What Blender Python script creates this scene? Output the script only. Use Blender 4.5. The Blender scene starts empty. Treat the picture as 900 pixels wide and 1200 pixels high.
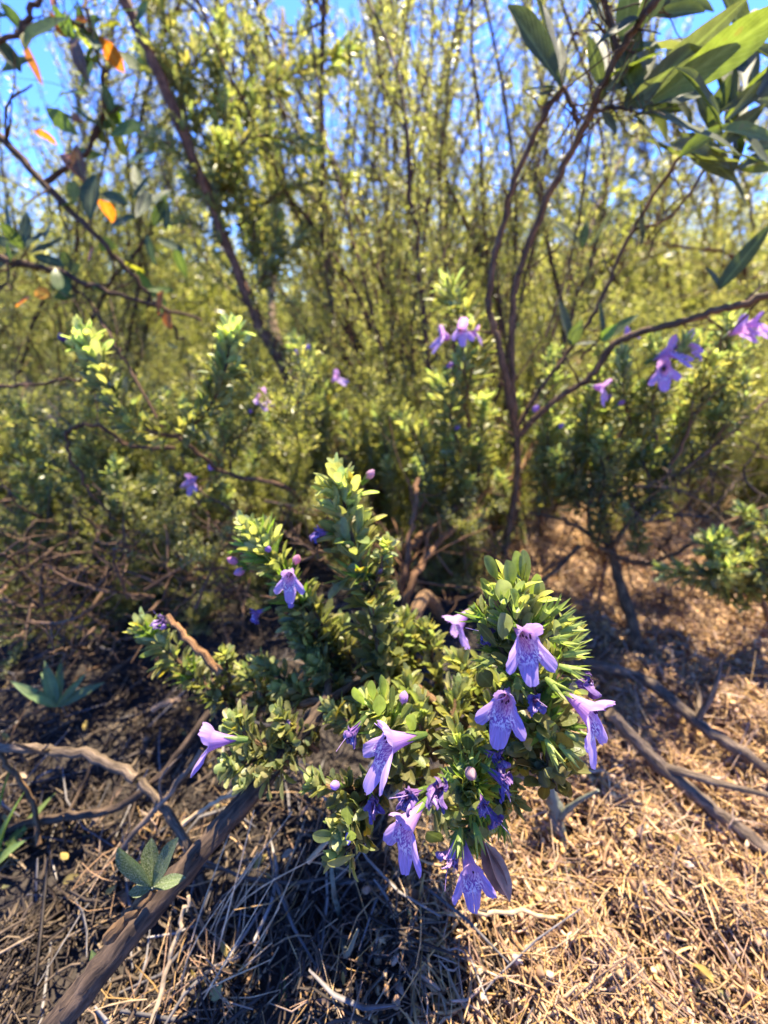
import bpy, math, random
import numpy as np
from mathutils import Vector, Matrix

rng = np.random.default_rng(11)
random.seed(11)
scene = bpy.context.scene
COL = scene.collection
R = math.radians

# ------------------------------------------------------------------ camera frame
H_CAM, PITCH, FPX = 0.32, R(30), 433.0
CAM = np.array([0.0, 0.0, H_CAM])
FWD = np.array([0, math.cos(PITCH), -math.sin(PITCH)])
UPV = np.array([0, math.sin(PITCH), math.cos(PITCH)])
RGT = np.array([1.0, 0, 0])


def P(px, py, d):
    return CAM + d * (FWD + RGT * (px - 450) / FPX - UPV * (py - 600) / FPX)


def cdir(x, y, z):
    """direction given as right, up, towards the camera"""
    v = RGT * x + UPV * y - FWD * z
    return v / np.linalg.norm(v)


def gz(x, y):
    x = np.asarray(x, float); y = np.asarray(y, float)
    near = np.exp(-((x * x + y * y) / 4.0))
    z = 0.010 * np.sin(11 * x + 3 * y + 1) + 0.009 * np.sin(17 * y - 6 * x) + 0.006 * np.sin(31 * x + 23 * y)
    rise = 0.5 * np.clip(y - 2.6, 0, 60) * (.05 + .17 * np.tanh(x / 2 - .2))
    return z * near - 0.005 + rise * np.exp(-np.abs(x) / 120)


def G(px, py, h=0.0):
    """where the pixel's ray meets the ground, h metres above it"""
    v = FWD + RGT * (px - 450) / FPX - UPV * (py - 600) / FPX
    t = (H_CAM - h) / -v[2]
    p = CAM + v * t
    p[2] = gz(p[0], p[1]) + h
    return p


def nrm(v):
    v = np.asarray(v, float)
    return v / (np.linalg.norm(v, axis=-1, keepdims=True) + 1e-12)


# ------------------------------------------------------------------ mesh collector
class MB:
    def __init__(s):
        s.v, s.f, s.m, s.uv, s.c, s.a, s.n = [], [], [], [], [], [], 0

    def add(s, v, faces, mat=0, uv=None, col=None, aux=None):
        v = np.asarray(v, np.float32).reshape(-1, 3)
        k = len(v)
        faces = np.asarray(faces, np.int32)
        s.v.append(v)
        s.f.append(faces + s.n)
        s.m.append(np.full(len(faces), mat, np.int32))
        s.uv.append(np.zeros((k, 2), np.float32) if uv is None else np.asarray(uv, np.float32))
        if col is None:
            c = np.ones((k, 4), np.float32)
        else:
            c = np.ones((k, 4), np.float32)
            c[:, :3] = np.asarray(col, np.float32)
        s.c.append(c)
        s.a.append(np.zeros(k, np.float32) if aux is None else np.asarray(aux, np.float32))
        s.n += k

    def build(s, name, mats, parent=None, smooth=True, origin=None):
        me = bpy.data.meshes.new(name)
        v = np.concatenate(s.v)
        if origin is not None:
            v = v - np.asarray(origin, np.float32)
        loops = np.concatenate([f.ravel() for f in s.f])
        tot = np.concatenate([np.full(len(f), f.shape[1], np.int32) for f in s.f])
        start = np.concatenate([[0], np.cumsum(tot)[:-1]]).astype(np.int32)
        me.vertices.add(len(v)); me.vertices.foreach_set('co', v.ravel())
        me.loops.add(len(loops)); me.loops.foreach_set('vertex_index', loops)
        me.polygons.add(len(tot)); me.polygons.foreach_set('loop_start', start)
        me.polygons.foreach_set('loop_total', tot)
        me.polygons.foreach_set('material_index', np.concatenate(s.m))
        me.polygons.foreach_set('use_smooth', np.full(len(tot), smooth))
        me.update(calc_edges=True)
        uvl = me.uv_layers.new(name='UVMap')
        uvl.data.foreach_set('uv', np.concatenate(s.uv)[loops].ravel())
        ca = me.color_attributes.new('tint', 'FLOAT_COLOR', 'POINT')
        ca.data.foreach_set('color', np.concatenate(s.c).ravel())
        aa = me.attributes.new('aux', 'FLOAT', 'POINT')
        aa.data.foreach_set('value', np.concatenate(s.a))
        for m in (mats if isinstance(mats, (list, tuple)) else [mats]):
            me.materials.append(m)
        o = bpy.data.objects.new(name, me)
        COL.objects.link(o)
        if origin is not None:
            o.location = origin
        if parent is not None:
            put(o, parent)
        return o


def put(o, parent):
    """make o a child of parent, staying where it is (all things are unrotated or use matrices directly)"""
    w = o.matrix_basis.copy()
    o.parent = parent
    o.matrix_parent_inverse = WORLD[parent.name].inverted() if parent.name in WORLD else Matrix()
    WORLD[o.name] = w


WORLD = {}


def tag(o, label=None, cat=None, group=None, kind=None):
    if label: o['label'] = label
    if cat: o['category'] = cat
    if group: o['group'] = group
    if kind: o['kind'] = kind
    return o


def thing(name, loc, label, cat, group=None):
    o = bpy.data.objects.new(name, None)
    o.empty_display_size = 0.02
    o.location = loc
    COL.objects.link(o)
    WORLD[o.name] = Matrix.Translation(Vector(loc))
    return tag(o, label, cat, group)


def inst(src, name, parent, mat):
    """copy of a part's object, sharing its mesh"""
    o = src.copy()
    for k in list(o.keys()):
        del o[k]
    o.name = name
    COL.objects.link(o)
    o.parent = None
    o.matrix_parent_inverse = Matrix()
    o.matrix_basis = mat
    put(o, parent)
    return o


# ------------------------------------------------------------------ materials
def newmat(name):
    m = bpy.data.materials.new(name)
    m.use_nodes = True
    nt = m.node_tree
    nt.nodes.clear()
    return m, nt, nt.nodes, nt.links


def N(nt, t, **kw):
    n = nt.nodes.new(t)
    for k, v in kw.items():
        if k in n.inputs:
            n.inputs[k].default_value = v
        else:
            setattr(n, k, v)
    return n


def mixc(nt, a, b, fac, mode='MIX'):
    n = nt.nodes.new('ShaderNodeMix')
    n.data_type = 'RGBA'; n.blend_type = mode
    for sock, val in ((n.inputs[0], fac), (n.inputs[6], a), (n.inputs[7], b)):
        if hasattr(val, 'is_output'):
            nt.links.new(val, sock)
        elif isinstance(val, (int, float)):
            sock.default_value = val
        else:
            sock.default_value = (*val, 1)
    return n.outputs[2]


def ramp(nt, src, pts):
    n = nt.nodes.new('ShaderNodeValToRGB')
    el = n.color_ramp.elements
    while len(el) < len(pts):
        el.new(0.5)
    for e, (p, c) in zip(el, pts):
        e.position = p
        e.color = (*c, 1) if not isinstance(c, (int, float)) else (c, c, c, 1)
    nt.links.new(src, n.inputs[0])
    return n.outputs[0]


def leaf_mat(name, gain=1.0, under=(1.15, 1.15, 1.25), trans=0.4, tcol=(1.65, 1.7, 0.8), rough=0.42, spec=0.5, vein=0.25, scale=900, fuzz=0.0, veins=0.0):
    m, nt, nd, lk = newmat(name)
    out = N(nt, 'ShaderNodeOutputMaterial')
    at = N(nt, 'ShaderNodeAttribute', attribute_name='tint')
    tc = N(nt, 'ShaderNodeTexCoord')
    nz = N(nt, 'ShaderNodeTexNoise', Scale=scale * 0.25, Detail=3.0)
    lk.new(tc.outputs['Object'], nz.inputs['Vector'])
    var = ramp(nt, nz.outputs[0], [(0.3, 0.72), (0.7, 1.25)])
    c = mixc(nt, at.outputs['Color'], var, 1.0, 'MULTIPLY')
    # midrib from the leaf's own coordinates
    uv = N(nt, 'ShaderNodeSeparateXYZ'); lk.new(tc.outputs['UV'], uv.inputs[0])
    dx = N(nt, 'ShaderNodeMath', operation='SUBTRACT'); lk.new(uv.outputs[0], dx.inputs[0]); dx.inputs[1].default_value = 0.5
    ab = N(nt, 'ShaderNodeMath', operation='ABSOLUTE'); lk.new(dx.outputs[0], ab.inputs[0])
    rib = ramp(nt, ab.outputs[0], [(0.0, 1.0), (0.10, 0.0)])
    mul = N(nt, 'ShaderNodeMath', operation='MULTIPLY'); lk.new(rib, mul.inputs[0]); mul.inputs[1].default_value = vein
    c = mixc(nt, c, (0.30, 0.36, 0.14), mul.outputs[0])
    if veins:
        m1 = N(nt, 'ShaderNodeMath', operation='MULTIPLY_ADD'); lk.new(ab.outputs[0], m1.inputs[0]); m1.inputs[1].default_value = -.8; lk.new(uv.outputs[1], m1.inputs[2])
        m2 = N(nt, 'ShaderNodeMath', operation='MULTIPLY'); lk.new(m1.outputs[0], m2.inputs[0]); m2.inputs[1].default_value = 10.0
        m3 = N(nt, 'ShaderNodeMath', operation='FRACT'); lk.new(m2.outputs[0], m3.inputs[0])
        c = mixc(nt, c, (.26, .30, .14), ramp(nt, m3.outputs[0], [(0.0, veins), (.16, 0.0)]))
        n9 = N(nt, 'ShaderNodeTexNoise', Scale=120.0, Detail=4.0); lk.new(tc.outputs['Object'], n9.inputs['Vector'])
        c = mixc(nt, c, (.16, .11, .05), ramp(nt, n9.outputs[0], [(.66, 0.0), (.74, .55)]))
    geo = N(nt, 'ShaderNodeNewGeometry')
    back = mixc(nt, c, under, 1.0, 'MULTIPLY')
    if fuzz:
        fz = N(nt, 'ShaderNodeTexNoise', Scale=scale * 2.5, Detail=2.0)
        lk.new(tc.outputs['Object'], fz.inputs['Vector'])
        fm = ramp(nt, fz.outputs[0], [(0.45, 0.0), (0.7, fuzz)])
        c = mixc(nt, c, (0.36, 0.38, 0.27), fm)
        back = mixc(nt, back, (0.34, 0.36, 0.26), fuzz * 0.6)
    c = mixc(nt, c, back, geo.outputs['Backfacing'])
    if gain != 1.0:
        c = mixc(nt, c, (gain, gain, gain), 1.0, 'MULTIPLY')
    bs = N(nt, 'ShaderNodeBsdfPrincipled', Roughness=rough)
    bs.inputs['Specular IOR Level'].default_value = spec
    lk.new(c, bs.inputs['Base Color'])
    tr = N(nt, 'ShaderNodeBsdfTranslucent')
    lk.new(mixc(nt, c, tcol, 1.0, 'MULTIPLY'), tr.inputs[0])
    bn = N(nt, 'ShaderNodeTexNoise', Scale=scale, Detail=3.0)
    lk.new(tc.outputs['Object'], bn.inputs['Vector'])
    bp = N(nt, 'ShaderNodeBump', Strength=0.35, Distance=0.0006)
    lk.new(bn.outputs[0], bp.inputs['Height'])
    lk.new(bp.outputs[0], bs.inputs['Normal'])
    mx = N(nt, 'ShaderNodeMixShader'); mx.inputs[0].default_value = trans
    lk.new(bs.outputs[0], mx.inputs[1]); lk.new(tr.outputs[0], mx.inputs[2])
    lk.new(mx.outputs[0], out.inputs[0])
    return m


def bark_mat(name, dark, light, scale=250, stretch=0.25, lichen=0.0, bump=0.0012):
    m, nt, nd, lk = newmat(name)
    out = N(nt, 'ShaderNodeOutputMaterial')
    tc = N(nt, 'ShaderNodeTexCoord')
    mp = N(nt, 'ShaderNodeMapping'); lk.new(tc.outputs['UV'], mp.inputs[0])
    mp.inputs['Scale'].default_value = (13, 40 * stretch, 1)
    nz = N(nt, 'ShaderNodeTexNoise', Scale=1.0, Detail=5.0, Roughness=0.65, Distortion=0.6)
    lk.new(mp.outputs[0], nz.inputs['Vector'])
    n2 = N(nt, 'ShaderNodeTexNoise', Scale=scale * 0.3, Detail=4.0)
    lk.new(tc.outputs['Object'], n2.inputs['Vector'])
    c = mixc(nt, dark, light, ramp(nt, nz.outputs[0], [(0.36, 0.0), (0.66, 1.0)]))
    c = mixc(nt, c, ramp(nt, n2.outputs[0], [(0.3, 0.55), (0.7, 1.35)]), 1.0, 'MULTIPLY')
    at = N(nt, 'ShaderNodeAttribute', attribute_name='tint')
    c = mixc(nt, c, at.outputs['Color'], 1.0, 'MULTIPLY')
    c = mixc(nt, c, (1.08, .93, .72), 1.0, 'MULTIPLY')
    if lichen:
        n3 = N(nt, 'ShaderNodeTexNoise', Scale=scale * 0.5, Detail=5.0)
        lk.new(tc.outputs['Object'], n3.inputs['Vector'])
        c = mixc(nt, c, (0.17, 0.18, 0.13), ramp(nt, n3.outputs[0], [(0.62 - lichen * 0.3, 0.0), (0.70 - lichen * 0.3, 1.0)]))
    bs = N(nt, 'ShaderNodeBsdfPrincipled', Roughness=0.8)
    bs.inputs['Specular IOR Level'].default_value = 0.3
    lk.new(c, bs.inputs['Base Color'])
    bp = N(nt, 'ShaderNodeBump', Strength=0.8, Distance=bump)
    lk.new(nz.outputs[0], bp.inputs['Height']); lk.new(bp.outputs[0], bs.inputs['Normal'])
    lk.new(bs.outputs[0], out.inputs[0])
    return m


def petal_mat(name, trans=0.35):
    m, nt, nd, lk = newmat(name)
    out = N(nt, 'ShaderNodeOutputMaterial')
    at = N(nt, 'ShaderNodeAttribute', attribute_name='tint')
    ax = N(nt, 'ShaderNodeAttribute', attribute_name='aux')
    tc = N(nt, 'ShaderNodeTexCoord')
    mp = N(nt, 'ShaderNodeMapping'); lk.new(tc.outputs['UV'], mp.inputs[0])
    mp.inputs['Scale'].default_value = (46, 15, 1)
    nz = N(nt, 'ShaderNodeTexNoise', Scale=1.0, Detail=2.0, Roughness=0.5, Distortion=0.8)
    lk.new(mp.outputs[0], nz.inputs['Vector'])
    speck = ramp(nt, nz.outputs[0], [(0.47, 0.0), (0.55, 1.0)])
    pal = mixc(nt, (0.25, 0.09, 0.40), (0.82, 0.74, 0.87), speck)
    geo = N(nt, 'ShaderNodeNewGeometry')
    inv = N(nt, 'ShaderNodeMath', operation='SUBTRACT'); inv.inputs[0].default_value = 1.0
    lk.new(geo.outputs['Backfacing'], inv.inputs[1])
    # veins on the plain petal
    mp2 = N(nt, 'ShaderNodeMapping'); lk.new(tc.outputs['UV'], mp2.inputs[0])
    mp2.inputs['Scale'].default_value = (70, 3, 1)
    n2 = N(nt, 'ShaderNodeTexNoise', Scale=1.0, Detail=2.0)
    lk.new(mp2.outputs[0], n2.inputs['Vector'])
    vein = ramp(nt, n2.outputs[0], [(0.3, 0.78), (0.65, 1.12)])
    c = mixc(nt, at.outputs['Color'], vein, 1.0, 'MULTIPLY')
    mul = N(nt, 'ShaderNodeMath', operation='MULTIPLY')
    lk.new(inv.outputs[0], mul.inputs[0]); lk.new(ax.outputs['Fac'], mul.inputs[1])
    c = mixc(nt, c, pal, mul.outputs[0])
    bs = N(nt, 'ShaderNodeBsdfPrincipled', Roughness=0.5)
    bs.inputs['Specular IOR Level'].default_value = 0.35
    bs.inputs['Sheen Weight'].default_value = 0.15
    lk.new(c, bs.inputs['Base Color'])
    tr = N(nt, 'ShaderNodeBsdfTranslucent'); lk.new(mixc(nt, c, (1.2, 1.15, 1.25), 1.0, 'MULTIPLY'), tr.inputs[0])
    bp = N(nt, 'ShaderNodeBump', Strength=0.3, Distance=0.0005)
    lk.new(n2.outputs[0], bp.inputs['Height']); lk.new(bp.outputs[0], bs.inputs['Normal'])
    mx = N(nt, 'ShaderNodeMixShader'); mx.inputs[0].default_value = trans
    lk.new(bs.outputs[0], mx.inputs[1]); lk.new(tr.outputs[0], mx.inputs[2])
    lk.new(mx.outputs[0], out.inputs[0])
    return m


def tint_mat(name, rough=0.8, scale=200, trans=0.0, spec=0.3):
    m, nt, nd, lk = newmat(name)
    out = N(nt, 'ShaderNodeOutputMaterial')
    at = N(nt, 'ShaderNodeAttribute', attribute_name='tint')
    tc = N(nt, 'ShaderNodeTexCoord')
    nz = N(nt, 'ShaderNodeTexNoise', Scale=scale, Detail=4.0)
    lk.new(tc.outputs['Object'], nz.inputs['Vector'])
    c = mixc(nt, at.outputs['Color'], ramp(nt, nz.outputs[0], [(0.3, 0.6), (0.7, 1.3)]), 1.0, 'MULTIPLY')
    bs = N(nt, 'ShaderNodeBsdfPrincipled', Roughness=rough)
    bs.inputs['Specular IOR Level'].default_value = spec
    lk.new(c, bs.inputs['Base Color'])
    bp = N(nt, 'ShaderNodeBump', Strength=0.5, Distance=0.0008)
    lk.new(nz.outputs[0], bp.inputs['Height']); lk.new(bp.outputs[0], bs.inputs['Normal'])
    if trans:
        tr = N(nt, 'ShaderNodeBsdfTranslucent'); lk.new(c, tr.inputs[0])
        mx = N(nt, 'ShaderNodeMixShader'); mx.inputs[0].default_value = trans
        lk.new(bs.outputs[0], mx.inputs[1]); lk.new(tr.outputs[0], mx.inputs[2])
        lk.new(mx.outputs[0], out.inputs[0])
    else:
        lk.new(bs.outputs[0], out.inputs[0])
    return m


M_LEAF = leaf_mat('small_leaf', trans=0.46)
M_FAR = leaf_mat('thin_leaf', trans=0.55, vein=0.0, scale=60, rough=0.38, spec=0.6)
M_BROAD = leaf_mat('broad_grey_leaf', trans=0.30, vein=0.35, scale=500, under=(1.15, 1.1, 1.15), rough=0.62, spec=.28, veins=.4, fuzz=0.07, tcol=(2.3, 2.5, 0.7))
M_SEED = leaf_mat('fuzzy_leaf', trans=0.3, vein=0.3, scale=900, fuzz=0.5, rough=0.7, veins=.5)
M_BARK = bark_mat('grey_bark', (0.026, 0.020, 0.017), (0.125, 0.095, 0.075), bump=.0010)
M_TWIG = bark_mat('brown_bark', (0.045, 0.030, 0.020), (0.215, 0.145, 0.085))
M_RED = bark_mat('reddish_bark', (0.07, 0.035, 0.022), (0.24, 0.135, 0.085))
M_DEAD = bark_mat('weathered_bark', (0.045, 0.036, 0.030), (0.215, 0.180, 0.150))
M_LICHEN = bark_mat('lichen_bark', (0.06, 0.055, 0.05), (0.2, 0.2, 0.17), lichen=0.75)
M_PETAL = petal_mat('lilac_petal', trans=.42)
M_WILT = petal_mat('wilted_petal', trans=0.15)
M_STRAW = tint_mat('dry_straw', trans=0.15)
M_CALYX = leaf_mat('calyx', trans=0.4, vein=0.2, rough=0.5)


# ------------------------------------------------------------------ leaf templates
def leaf_template(rows, prof):
    """half-width profile over 0..1; three columns; x across, y along, z normal"""
    ys = 1 - (1 - np.linspace(0, 1, rows)) ** 1.35
    v, uv = [], []
    for y in ys:
        w = prof(y)
        for k, x in enumerate((-1, 0, 1)):
            v.append((x * w, y, 0)); uv.append((0.5 + 0.5 * x, y))
    f = []
    for i in range(rows - 1):
        a = i * 3
        f += [(a, a + 1, a + 4, a + 3), (a + 1, a + 2, a + 5, a + 4)]
    return np.array(v), np.array(uv), np.array(f)


def spat(y): return 0.5 * (0.16 + 0.84 * math.sin(min(1, y / 0.62) * math.pi / 2) ** 1.4) * (math.sqrt(max(0.0, 1 - ((y - 0.62) / 0.385) ** 2)) if y > 0.62 else 1)
def lanc(y): return 0.5 * max(0.03, (math.sin(math.pi * y ** 0.78)) ** 0.8) if 0 < y < 1 else (0.07 if y == 0 else 0.02)
def obov(y): return 0.5 * max(0.06, math.sin(math.pi * min(1, y ** 1.25)) ** 0.7) if 0 < y < 1 else (0.09 if y == 0 else 0.05)
def tooth(y): return 0.5 * max(0.02, (1 - y) ** 0.8) * (1 if y > 0.1 else 0.9)


T_SPAT = leaf_template(9, spat)
T_SPAT5 = leaf_template(6, spat)
T_LANC = leaf_template(12, lanc)
T_OBOV = leaf_template(12, obov)
T_TOOTH = leaf_template(4, tooth)
T_DIA = (np.array([(0, 0, 0), (-.5, .55, 0), (.5, .55, 0), (0, 1, 0)]), np.array([(.5, 0), (0, .55), (1, .55), (.5, 1)]), np.array([(0, 2, 3, 1)]))


def leaves(mb, pos, d, n, L, W, tint, T=T_SPAT, curl=0.15, fold=0.25, mat=0, wav=0.0):
    pos, d, n = np.asarray(pos, float), nrm(d), np.asarray(n, float)
    k = len(pos)
    L = np.broadcast_to(L, (k,)); W = np.broadcast_to(W, (k,))
    n = nrm(n - d * (n * d).sum(1, keepdims=True))
    b = np.cross(d, n)
    tv, tu, tf = T
    curl = np.broadcast_to(curl, (k,)); fold = np.broadcast_to(fold, (k,))
    x = tv[None, :, 0] * W[:, None]
    y = tv[None, :, 1] * L[:, None]
    z = np.abs(x) * fold[:, None] * 2 - curl[:, None] * L[:, None] * tv[None, :, 1] ** 2
    if wav:
        z = z + wav * L[:, None] * np.sin(tv[None, :, 1] * 9 + np.arange(k)[:, None]) * np.abs(tv[None, :, 0])
    v = pos[:, None] + x[..., None] * b[:, None] + y[..., None] * d[:, None] + z[..., None] * n[:, None]
    m = len(tv)
    f = (tf[None] + (np.arange(k) * m)[:, None, None]).reshape(-1, tf.shape[1])
    col = np.repeat(np.asarray(tint, float).reshape(k, 1, 3), m, 1).reshape(-1, 3)
    mb.add(v.reshape(-1, 3), f, mat, np.tile(tu, (k, 1)), col)


def catmull(pts, n=8):
    pts = np.asarray(pts, float)
    if len(pts) < 3:
        t = np.linspace(0, 1, n + 1)[:, None]
        return pts[0] * (1 - t) + pts[-1] * t
    p = np.vstack([2 * pts[0] - pts[1], pts, 2 * pts[-1] - pts[-2]])
    out = []
    for i in range(1, len(p) - 2):
        for t in np.linspace(0, 1, n, endpoint=False):
            a, b, c, d = p[i - 1:i + 3]
            out.append(0.5 * (2 * b + (c - a) * t + (2 * a - 5 * b + 4 * c - d) * t * t + (3 * b - a - 3 * c + d) * t ** 3))
    out.append(pts[-1])
    return np.array(out)


def frames(pts):
    t = nrm(np.gradient(pts, axis=0))
    ref = np.array([0.3, 0.2, 1.0]) if abs(t[0][2]) < 0.9 else np.array([1.0, 0.1, 0])
    n = ref - t[0] * ref.dot(t[0]); n /= np.linalg.norm(n)
    ns = []
    for k in range(len(pts)):
        n = n - t[k] * n.dot(t[k]); n = n / np.linalg.norm(n)
        ns.append(n)
    ns = np.array(ns)
    return t, ns, np.cross(t, ns)


def tube(mb, pts, r0, r1, seg=8, rough=0.12, mat=0, tint=(1, 1, 1), n=8, kink=0.0, prof=None):
    c = catmull(pts, n)
    if kink:
        c = c + rng.normal(0, kink, c.shape) * np.linspace(0.3, 1, len(c))[:, None]
    t, a, b = frames(c)
    k = len(c)
    s = np.linspace(0, 1, k)
    r = r0 + (r1 - r0) * s
    if prof is not None:
        r = r * prof(s)
    ang = np.linspace(0, 2 * math.pi, seg + 1)
    rr = r[:, None] * (1 + rough * rng.normal(0, 1, (k, seg + 1)).clip(-2, 2))
    rr[:, -1] = rr[:, 0]
    v = c[:, None] + rr[..., None] * (np.cos(ang)[None, :, None] * a[:, None] + np.sin(ang)[None, :, None] * b[:, None])
    ln = np.concatenate([[0], np.cumsum(np.linalg.norm(np.diff(c, axis=0), axis=1))])
    uv = np.stack(np.broadcast_arrays((ang / (2 * math.pi))[None, :], ln[:, None] * 8), -1).reshape(-1, 2)
    w = seg + 1
    i, j = np.meshgrid(np.arange(k - 1), np.arange(seg), indexing='ij')
    q = (i * w + j).ravel()
    mb.add(v.reshape(-1, 3), np.stack([q, q + 1, q + w + 1, q + w], 1), mat, uv, np.tile(tint, (k * w, 1)))
    for end, ring in ((0, 0), (k - 1, k - 1)):
        cap = np.vstack([v[ring], c[ring][None]])
        fs = [(jj + 1, jj, w) if end == 0 else (jj, jj + 1, w) for jj in range(seg)]
        mb.add(cap, fs, mat, None, np.tile(tint, (len(cap), 1)))
    return c


def blob(mb, c, ax, r, L, mat=0, tint=(1, 1, 1), seg=10, rings=8, crumple=0.0, tip=0.15):
    """closed egg-like body from c along ax"""
    ax = nrm(ax)
    ref = np.array([0.1, 0.3, 1.0]) if abs(ax[2]) < 0.9 else np.array([1.0, 0, 0])
    a = nrm(np.cross(ax, ref)); b = np.cross(ax, a)
    s = np.linspace(0, 1, rings)
    rr = r * np.sin(np.pi * s.clip(0.02, 0.985) ** 1.15) ** 0.75 + r * 0.02
    ang = np.linspace(0, 2 * math.pi, seg, endpoint=False)
    jit = 1 + crumple * rng.normal(0, 1, (rings, seg))
    v = c + (s * L)[:, None, None] * ax + (rr[:, None] * jit)[..., None] * (np.cos(ang)[None, :, None] * a + np.sin(ang)[None, :, None] * b)
    f = []
    for i in range(rings - 1):
        for j in range(seg):
            k = (j + 1) % seg
            f.append((i * seg + j, i * seg + k, (i + 1) * seg + k, (i + 1) * seg + j))
    uv = np.stack(np.broadcast_arrays((ang / 6.283)[None, :], s[:, None]), -1).reshape(-1, 2)
    mb.add(v.reshape(-1, 3), f, mat, uv, np.tile(tint, (rings * seg, 1)))
    mb.add(v[0], [tuple(range(seg))[::-1]], mat, None, np.tile(tint, (seg, 1)))
    mb.add(v[-1], [tuple(range(seg))], mat, None, np.tile(tint, (seg, 1)))


# ------------------------------------------------------------------ flowers
def calyx(mb, c, ax, L, r, tint, mat=0, teeth=5, flare=0.35):
    ax = nrm(ax)
    ref = np.array([0.1, 0.3, 1.0]) if abs(ax[2]) < 0.9 else np.array([1.0, 0, 0])
    a = nrm(np.cross(ax, ref)); b = np.cross(ax, a)
    tube(mb, [c, c + ax * L * 0.25, c + ax * L * 0.55], r * 0.5, r, seg=8, rough=0.05, mat=mat, tint=tint, n=2)
    ang = rng.uniform(0, 6) + np.arange(teeth) * 2 * math.pi / teeth
    rad = np.cos(ang)[:, None] * a + np.sin(ang)[:, None] * b
    pos = c + ax * L * 0.5 + rad * r * 0.9
    leaves(mb, pos, ax + rad * (flare + rng.normal(0, .1, (teeth, 1))), -rad, L * rng.uniform(.6, .85, teeth), r * 1.1, np.tile(tint, (teeth, 1)), T_TOOTH, curl=-0.05, fold=0.2, mat=mat)


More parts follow.
